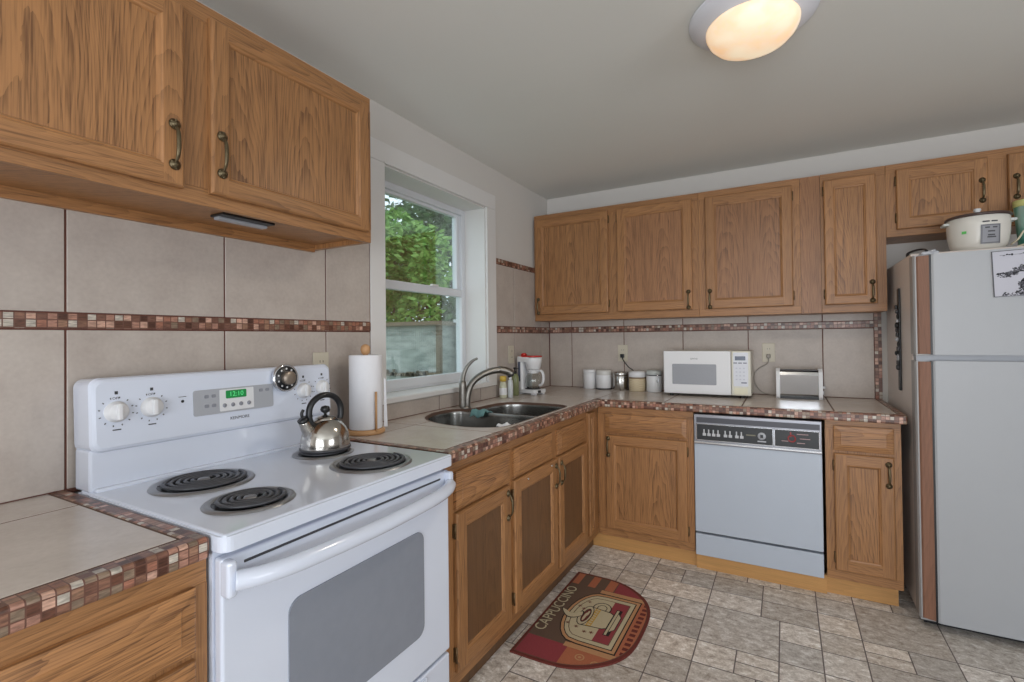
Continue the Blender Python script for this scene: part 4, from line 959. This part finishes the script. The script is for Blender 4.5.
# ================================================================== CEILING LAMP
LPX, LPY = 1.535, -1.612
lp = T('ceiling_lamp', 'round flush ceiling lamp with frosted glass bowl and pale metal ring', 'ceiling lamp', (LPX, LPY, HC))
g = G(); g.lathe([(.02, 0), (.196, 0), (.200, -.006), (.198, -.012), (.190, -.016), (.184, -.022), (.176, -.026), (.150, -.040), (.138, -.044), (.136, -.040), (.10, -.02)], seg=64); lp.part('ring', g, [plain('satin_ring', (222, 223, 230), .4, 0, noise=.02)])
fr_ = NT('frosted_bowl'); lw = fr_.n('ShaderNodeLayerWeight', {'Blend': .35})
fr_.base(lin((236, 226, 206))); fr_.p(Roughness=.35); fr_.b.inputs['Transmission Weight'].default_value = .0
vor = fr_.n('ShaderNodeTexNoise', {'Vector': fr_.obj(), 'Scale': 12, 'Detail': 4}).outputs[0]
fr_.set(fr_.b.inputs['Emission Color'], fr_.ramp(vor, [(.35, (255, 190, 130)), (.65, (255, 232, 196))])); fr_.b.inputs['Emission Strength'].default_value = .9
g = G(); g.lathe([(.144, -.040), (.143, -.052), (.135, -.070), (.117, -.089), (.086, -.105), (.045, -.114), (.015, -.117), (0, -.118)], seg=64); lp.part('glass_bowl', g, [fr_.m], label='glowing frosted glass bowl')
l = bpy.data.lights.new('bulb', 'SPOT'); l.energy = 30; l.color = (1, .90, .76); l.shadow_soft_size = .05; l.spot_size = 2.9; l.spot_blend = .6
lo = bpy.data.objects.new('lamp_bulb_light', l); C.objects.link(lo); lo.location = (LPX, LPY, HC-.135)

# ================================================================== RUG
RU0, RU1 = -1.682, -.932
rg = T('kitchen_rug', 'half-round kitchen rug with a cappuccino cup and the word CAPPUCCINO', 'rug', (.606, -1.307, .0012), R90)
# local x = world y - centre, local -y = world +x ; straight edge at local y=0
HW = (RU1-RU0)/2; DP = .455
def rug_poly(ins=0):
    w, d = HW-ins, DP-ins
    P = [(-w, -ins), (w, -ins)]; rr = .28
    arc = []
    P2 = spline([(w, -ins, 0), (w-.01, -d*.50, 0), (w-.085, -d*.80, 0), (w-.20, -d*.965, 0), (0, -d, 0), (-w+.20, -d*.965, 0), (-w+.085, -d*.80, 0), (-w+.01, -d*.50, 0), (-w, -ins, 0)], 8)
    return [(p.x, p.y) for p in P2]
def inside(p, P):
    c = False; n = len(P)
    for i in range(n):
        a, b = P[i], P[i-1]
        if (a[1] > p[1]) != (b[1] > p[1]) and p[0] < (b[0]-a[0])*(p[1]-a[1])/(b[1]-a[1])+a[0]: c = not c
    return c
def rug_mat(n, c): return plain(n, c, .95, noise=.18, nscale=220, bump=.5)
LV = 0
RM = [rug_mat('rug_brown', (98, 76, 62)), rug_mat('rug_red', (142, 58, 64)), rug_mat('rug_rust', (172, 102, 72)), rug_mat('rug_cream', (190, 178, 148)), rug_mat('rug_tan', (184, 138, 98)), rug_mat('rug_black', (34, 28, 26)), rug_mat('rug_gold', (190, 150, 66)), rug_mat('rug_border', (104, 44, 36))]
g = G(); g.prism(rug_poly(), 0, .007, 7); g.prism(rug_poly(.012), .006, .0075, 0); lvl = [.0076]
def patch(poly, m, clipit=True):
    """thin flat colour patch woven into the rug, clipped to its outline"""
    lim = rug_poly(.014)
    P = poly
    if clipit:
        # Sutherland-Hodgman against the convex rug outline
        L = lim; A_ = sum(L[i-1][0]*L[i][1]-L[i][0]*L[i-1][1] for i in range(len(L)))
        if A_ < 0: L = L[::-1]
        for i in range(len(L)):
            a, b = L[i-1], L[i]; out = []
            if (a[0]-b[0])**2+(a[1]-b[1])**2 < 1e-10: continue
            side = lambda p: (b[0]-a[0])*(p[1]-a[1])-(b[1]-a[1])*(p[0]-a[0])
            for k in range(len(P)):
                p, q = P[k-1], P[k]; sp, sq = side(p), side(q)
                if (sp >= 0) != (sq >= 0): t = sp/(sp-sq); out.append((p[0]+(q[0]-p[0])*t, p[1]+(q[1]-p[1])*t))
                if sq >= 0: out.append(q)
            P = out
            if len(P) < 3: return
    lvl[0] += .00004
    g.add([(x, y, lvl[0]) for x, y in P], [list(range(len(P)))], m)
def rect(x0, y0, x1, y1): return [(x0, y0), (x1, y0), (x1, y1), (x0, y1)]
patch(rect(-.40, -.22, -.235, .0), 1); patch(rect(-.40, -.60, -.20, -.20), 2); patch(rect(-.235, -.60, .0, -.36), 2)
patch(rect(.235, -.28, .45, -.0), 0); patch(rect(.25, -.05, .45, -.015), 2); patch(rect(.25, -.14, .45, -.10), 2); patch(rect(.25, -.235, .45, -.19), 2)
patch(rect(.235, -.45, .45, -.24), 1); patch(rect(.0, -.60, .24, -.395), 2); patch(rect(-.235, -.60, .235, -.385), 2)
for i in range(12): patch(rect(-.20+i*.035, -.430, -.18+i*.035, -.405), 7)
patch(rect(-.245, -.40, -.215, -.18), 4); patch(rect(.215, -.40, .245, -.18), 4)
for x, y in ((-.285, -.27), (-.30, -.34), (-.24, -.40)):
    for r, m in ((.020, 4), (.014, 2), (.007, 4)): patch([(x+r*math.cos(a*PI/8), y+r*math.sin(a*PI/8)) for a in range(16)], m)
def arch(w, y0, y1, h):
    """panel with flattened arch toward the straight edge"""
    return [(-w, y0), (w, y0), (w, y1-.02)]+[(w*math.cos(t*PI/12), y1+h*math.sin(t*PI/12)) for t in range(1, 12)]+[(-w, y1-.02)]
patch(arch(.215, -.392, -.205, .115), 5); patch(arch(.208, -.386, -.205, .110), 4); patch(arch(.192, -.372, -.205, .098), 5); patch(arch(.187, -.367, -.205, .094), 3)
patch(arch(.166, -.350, -.205, .078), 0); patch(arch(.162, -.346, -.205, .074), 3); patch(rect(-.162, -.346, .162, -.275), 1)
# saucer, cup, handle, steam
sc_ = lambda cx, cy, rx, ry, n=20: [(cx+rx*math.cos(2*PI*t/n), cy+ry*math.sin(2*PI*t/n)) for t in range(n)]
patch([(-.105, -.302), (.105, -.302), (.105, -.330), (-.105, -.330)], 5); patch([(-.100, -.306), (.100, -.306), (.100, -.316), (-.100, -.316)], 3)
patch([(-.078, -.316), (.078, -.316), (.052, -.340), (-.052, -.340)], 5); patch([(-.074, -.319), (.074, -.319), (.050, -.336), (-.050, -.336)], 3)
patch(sc_(.086, -.236, .048, .044), 5); patch(sc_(.086, -.236, .043, .039), 3); patch(sc_(.086, -.236, .028, .024), 5); patch(sc_(.086, -.236, .024, .020), 3)
patch([(-.080, -.190), (.080, -.190), (.070, -.285), (.058, -.304), (-.058, -.304), (-.070, -.285)], 5)
patch([(-.075, -.192), (.075, -.192), (.065, -.284), (.054, -.300), (-.054, -.300), (-.065, -.284)], 3)
patch([(-.074, -.212), (.074, -.212), (.071, -.236), (-.071, -.236)], 6)
for i in range(8): patch(rect(-.066+i*.018, -.231, -.056+i*.018, -.217), 3)
patch(sc_(0, -.186, .082, .031), 5); patch(sc_(0, -.186, .077, .027), 3); patch(sc_(0, -.188, .058, .018), 5); patch(sc_(0, -.188, .053, .015), 7); patch(sc_(-.012, -.186, .034, .006), 3); patch(sc_(.018, -.192, .022, .005), 3)
st_ = [(-.010, -.172), (-.034, -.150), (-.044, -.122), (-.030, -.096), (.006, -.070), (.000, -.092), (-.010, -.112), (-.004, -.136), (.020, -.164)]
S_ = [(p.x, p.y) for p in spline([(*p, 0) for p in st_+[st_[0]]], 4)][:-1]
cxs = sum(p[0] for p in S_)/len(S_); cys = sum(p[1] for p in S_)/len(S_)
patch([(cxs+(p[0]-cxs)*1.2, cys+(p[1]-cys)*1.1) for p in S_], 5, False); patch(S_, 3, False)
for x, y in ((-.10, -.18), (-.12, -.225), (.06, -.135), (.11, -.165), (-.09, -.135), (.045, -.160), (-.115, -.255)):
    for a in (0, PI/3, 2*PI/3):
        dx, dy = .010*math.cos(a), .010*math.sin(a); patch([(x-dx-dy*.14, y-dy+dx*.14), (x+dx-dy*.14, y+dy+dx*.14), (x+dx+dy*.14, y+dy-dx*.14), (x-dx+dy*.14, y-dy-dx*.14)], 7, False)
rg.part('rug_pile', g, RM)
g = G(); g.text('CAPPUCCINO', .074, TR(.005, -.044, .0125) @ Matrix.Scale(.86, 4, (1, 0, 0)), ext=.0001); rg.part('rug_lettering', g, [RM[3]])

# ================================================================== OUTSIDE THE WINDOW
g = G(); g.box(-30, -12, -.5, -.25, 30, -.3); solo('ground', g, [plain('lawn', (96, 112, 66), .95, noise=.3, nscale=3)], None, None, kind='structure')
sh = T('garden_shed', 'weathered grey-green panelled shed with a flat roof outside the window', 'shed', (-2.72, 1.5, -.3))
CORR = NT('shed_panel'); w_ = CORR.n('ShaderNodeTexWave', {'Vector': CORR.obj(), 'Scale': 9, 'Distortion': .6}, bands_direction='X'); nn = CORR.n('ShaderNodeTexNoise', {'Vector': CORR.vmath('MULTIPLY', CORR.obj(), (2, 2, 6)), 'Scale': 2, 'Detail': 5}).outputs[0]
CORR.base(CORR.mix(.15, CORR.ramp(nn, [(.35, (146, 154, 148)), (.65, (188, 194, 188))]), w_.outputs[0], 'MULTIPLY')); CORR.p(Roughness=.7)
g = G(); g.box(-.62, 0, .1, .45, 1.2, 1.76); sh.part('wall_panel', g, [CORR.m])
PW = plain('grey_post', (122, 112, 96), .8, noise=.2, nscale=12)
for x in (-.64, .46): g = G(); g.box(x-.03, -.03, 0, x+.03, .03, 1.80); sh.part('post', g, [PW])
g = G(); g.box(-.75, -.08, 1.76, .50, 1.25, 1.815); g.box(-.66, -.02, 1.10, .48, -.002, 1.14); sh.part('roof', g, [PW])
g = G(); random.seed(9)
for i in range(40):
    x = random.uniform(-.55, .45); g.box(x, -.05, 1.10, x+.02+.04*random.random(), -.02, 1.12+.07*random.random())
sh.part('sill_clutter', g, [PW])
sd = T('neighbour_wing', 'white clapboard side wall of an outbuilding outside the window', 'building', (-1.98, 1.78, -.3))
g = G(); 
for i in range(26): g.add([(-.16, 0, i*.075), (1.9, 0, i*.075), (1.9, .0-.0, i*.075+.07), (-.16, 0, i*.075+.07), (-.16, -.018, i*.075), (1.9, -.018, i*.075)], [[4, 5, 2, 3], [0, 1, 5, 4]])
g.box(-.16, 0, 0, 1.9, 1.5, 1.80); sd.part('clapboard', g, [plain('clapboard_white', (196, 200, 200), .6)])
g = G(); g.box(-.22, -.06, 1.80, 1.95, 1.6, 1.84); sd.part('roof_edge', g, [plain('gutter_white', (206, 208, 210), .5)])
def tree(label, c, rx, rz, n, ls, mat, seed, trunk_top, group=None):
    random.seed(seed); t = T('leafy_tree', label, 'tree', (c[0], c[1], -.3), 0, group)
    P = spline([(0, 0, 0), (.06, .03, (trunk_top)*.5), (0, 0, trunk_top)], 5); g = G(); g.tube(P, [.14-.008*i for i in range(len(P))], 8)
    for k in range(7):
        a = k*.9; g.tube([(0, 0, trunk_top*.7), (rx*.6*math.cos(a), rx*.6*math.sin(a), trunk_top+.3+.2*k)], [.05, .02], 6)
    t.part('trunk', g, [plain('bark', (84, 72, 58), .9, noise=.3, nscale=20)])
    g = G(); cl = []
    for k in range(26):
        a = random.uniform(0, 2*PI); b = random.uniform(-1, 1); s = random.uniform(.45, 1)
        cl.append((rx*s*math.cos(a)*math.sqrt(1-b*b), rx*s*math.sin(a)*math.sqrt(1-b*b), c[2]+.3+rz*s*b, random.uniform(.28, .45)*rx))
    for i in range(n):
        q = random.choice(cl); d = Vector((random.gauss(0, 1), random.gauss(0, 1), random.gauss(0, 1))).normalized()*q[3]*random.uniform(.75, 1.05)
        p = Vector((q[0], q[1], q[2]))+d; a = Vector((random.gauss(0, 1), random.gauss(0, 1), random.gauss(0, .5))).normalized()*ls; b = a.cross(Vector((random.gauss(0, 1), random.gauss(0, 1), random.gauss(0, 1)))).normalized()*ls*.55
        g.add([p-a, p-b*.8, p+a, p+b*.8], [[0, 1, 2, 3]])
    t.part('crown', g, [mat]); return t
tree('bright green leafy tree outside the window, in front of the darker tree', (-5.05, 3.2, 2.35), 1.15, 1.35, 9000, .075, leafy('leaf_bright', (96, 142, 64), (150, 186, 96)), 1, 1.6)
tree('large darker green tree filling the view outside the window', (-7.0, 8.0, 3.2), 2.9, 2.7, 14000, .12, leafy('leaf_dark', (54, 82, 50), (96, 124, 76)), 2, 2.2)
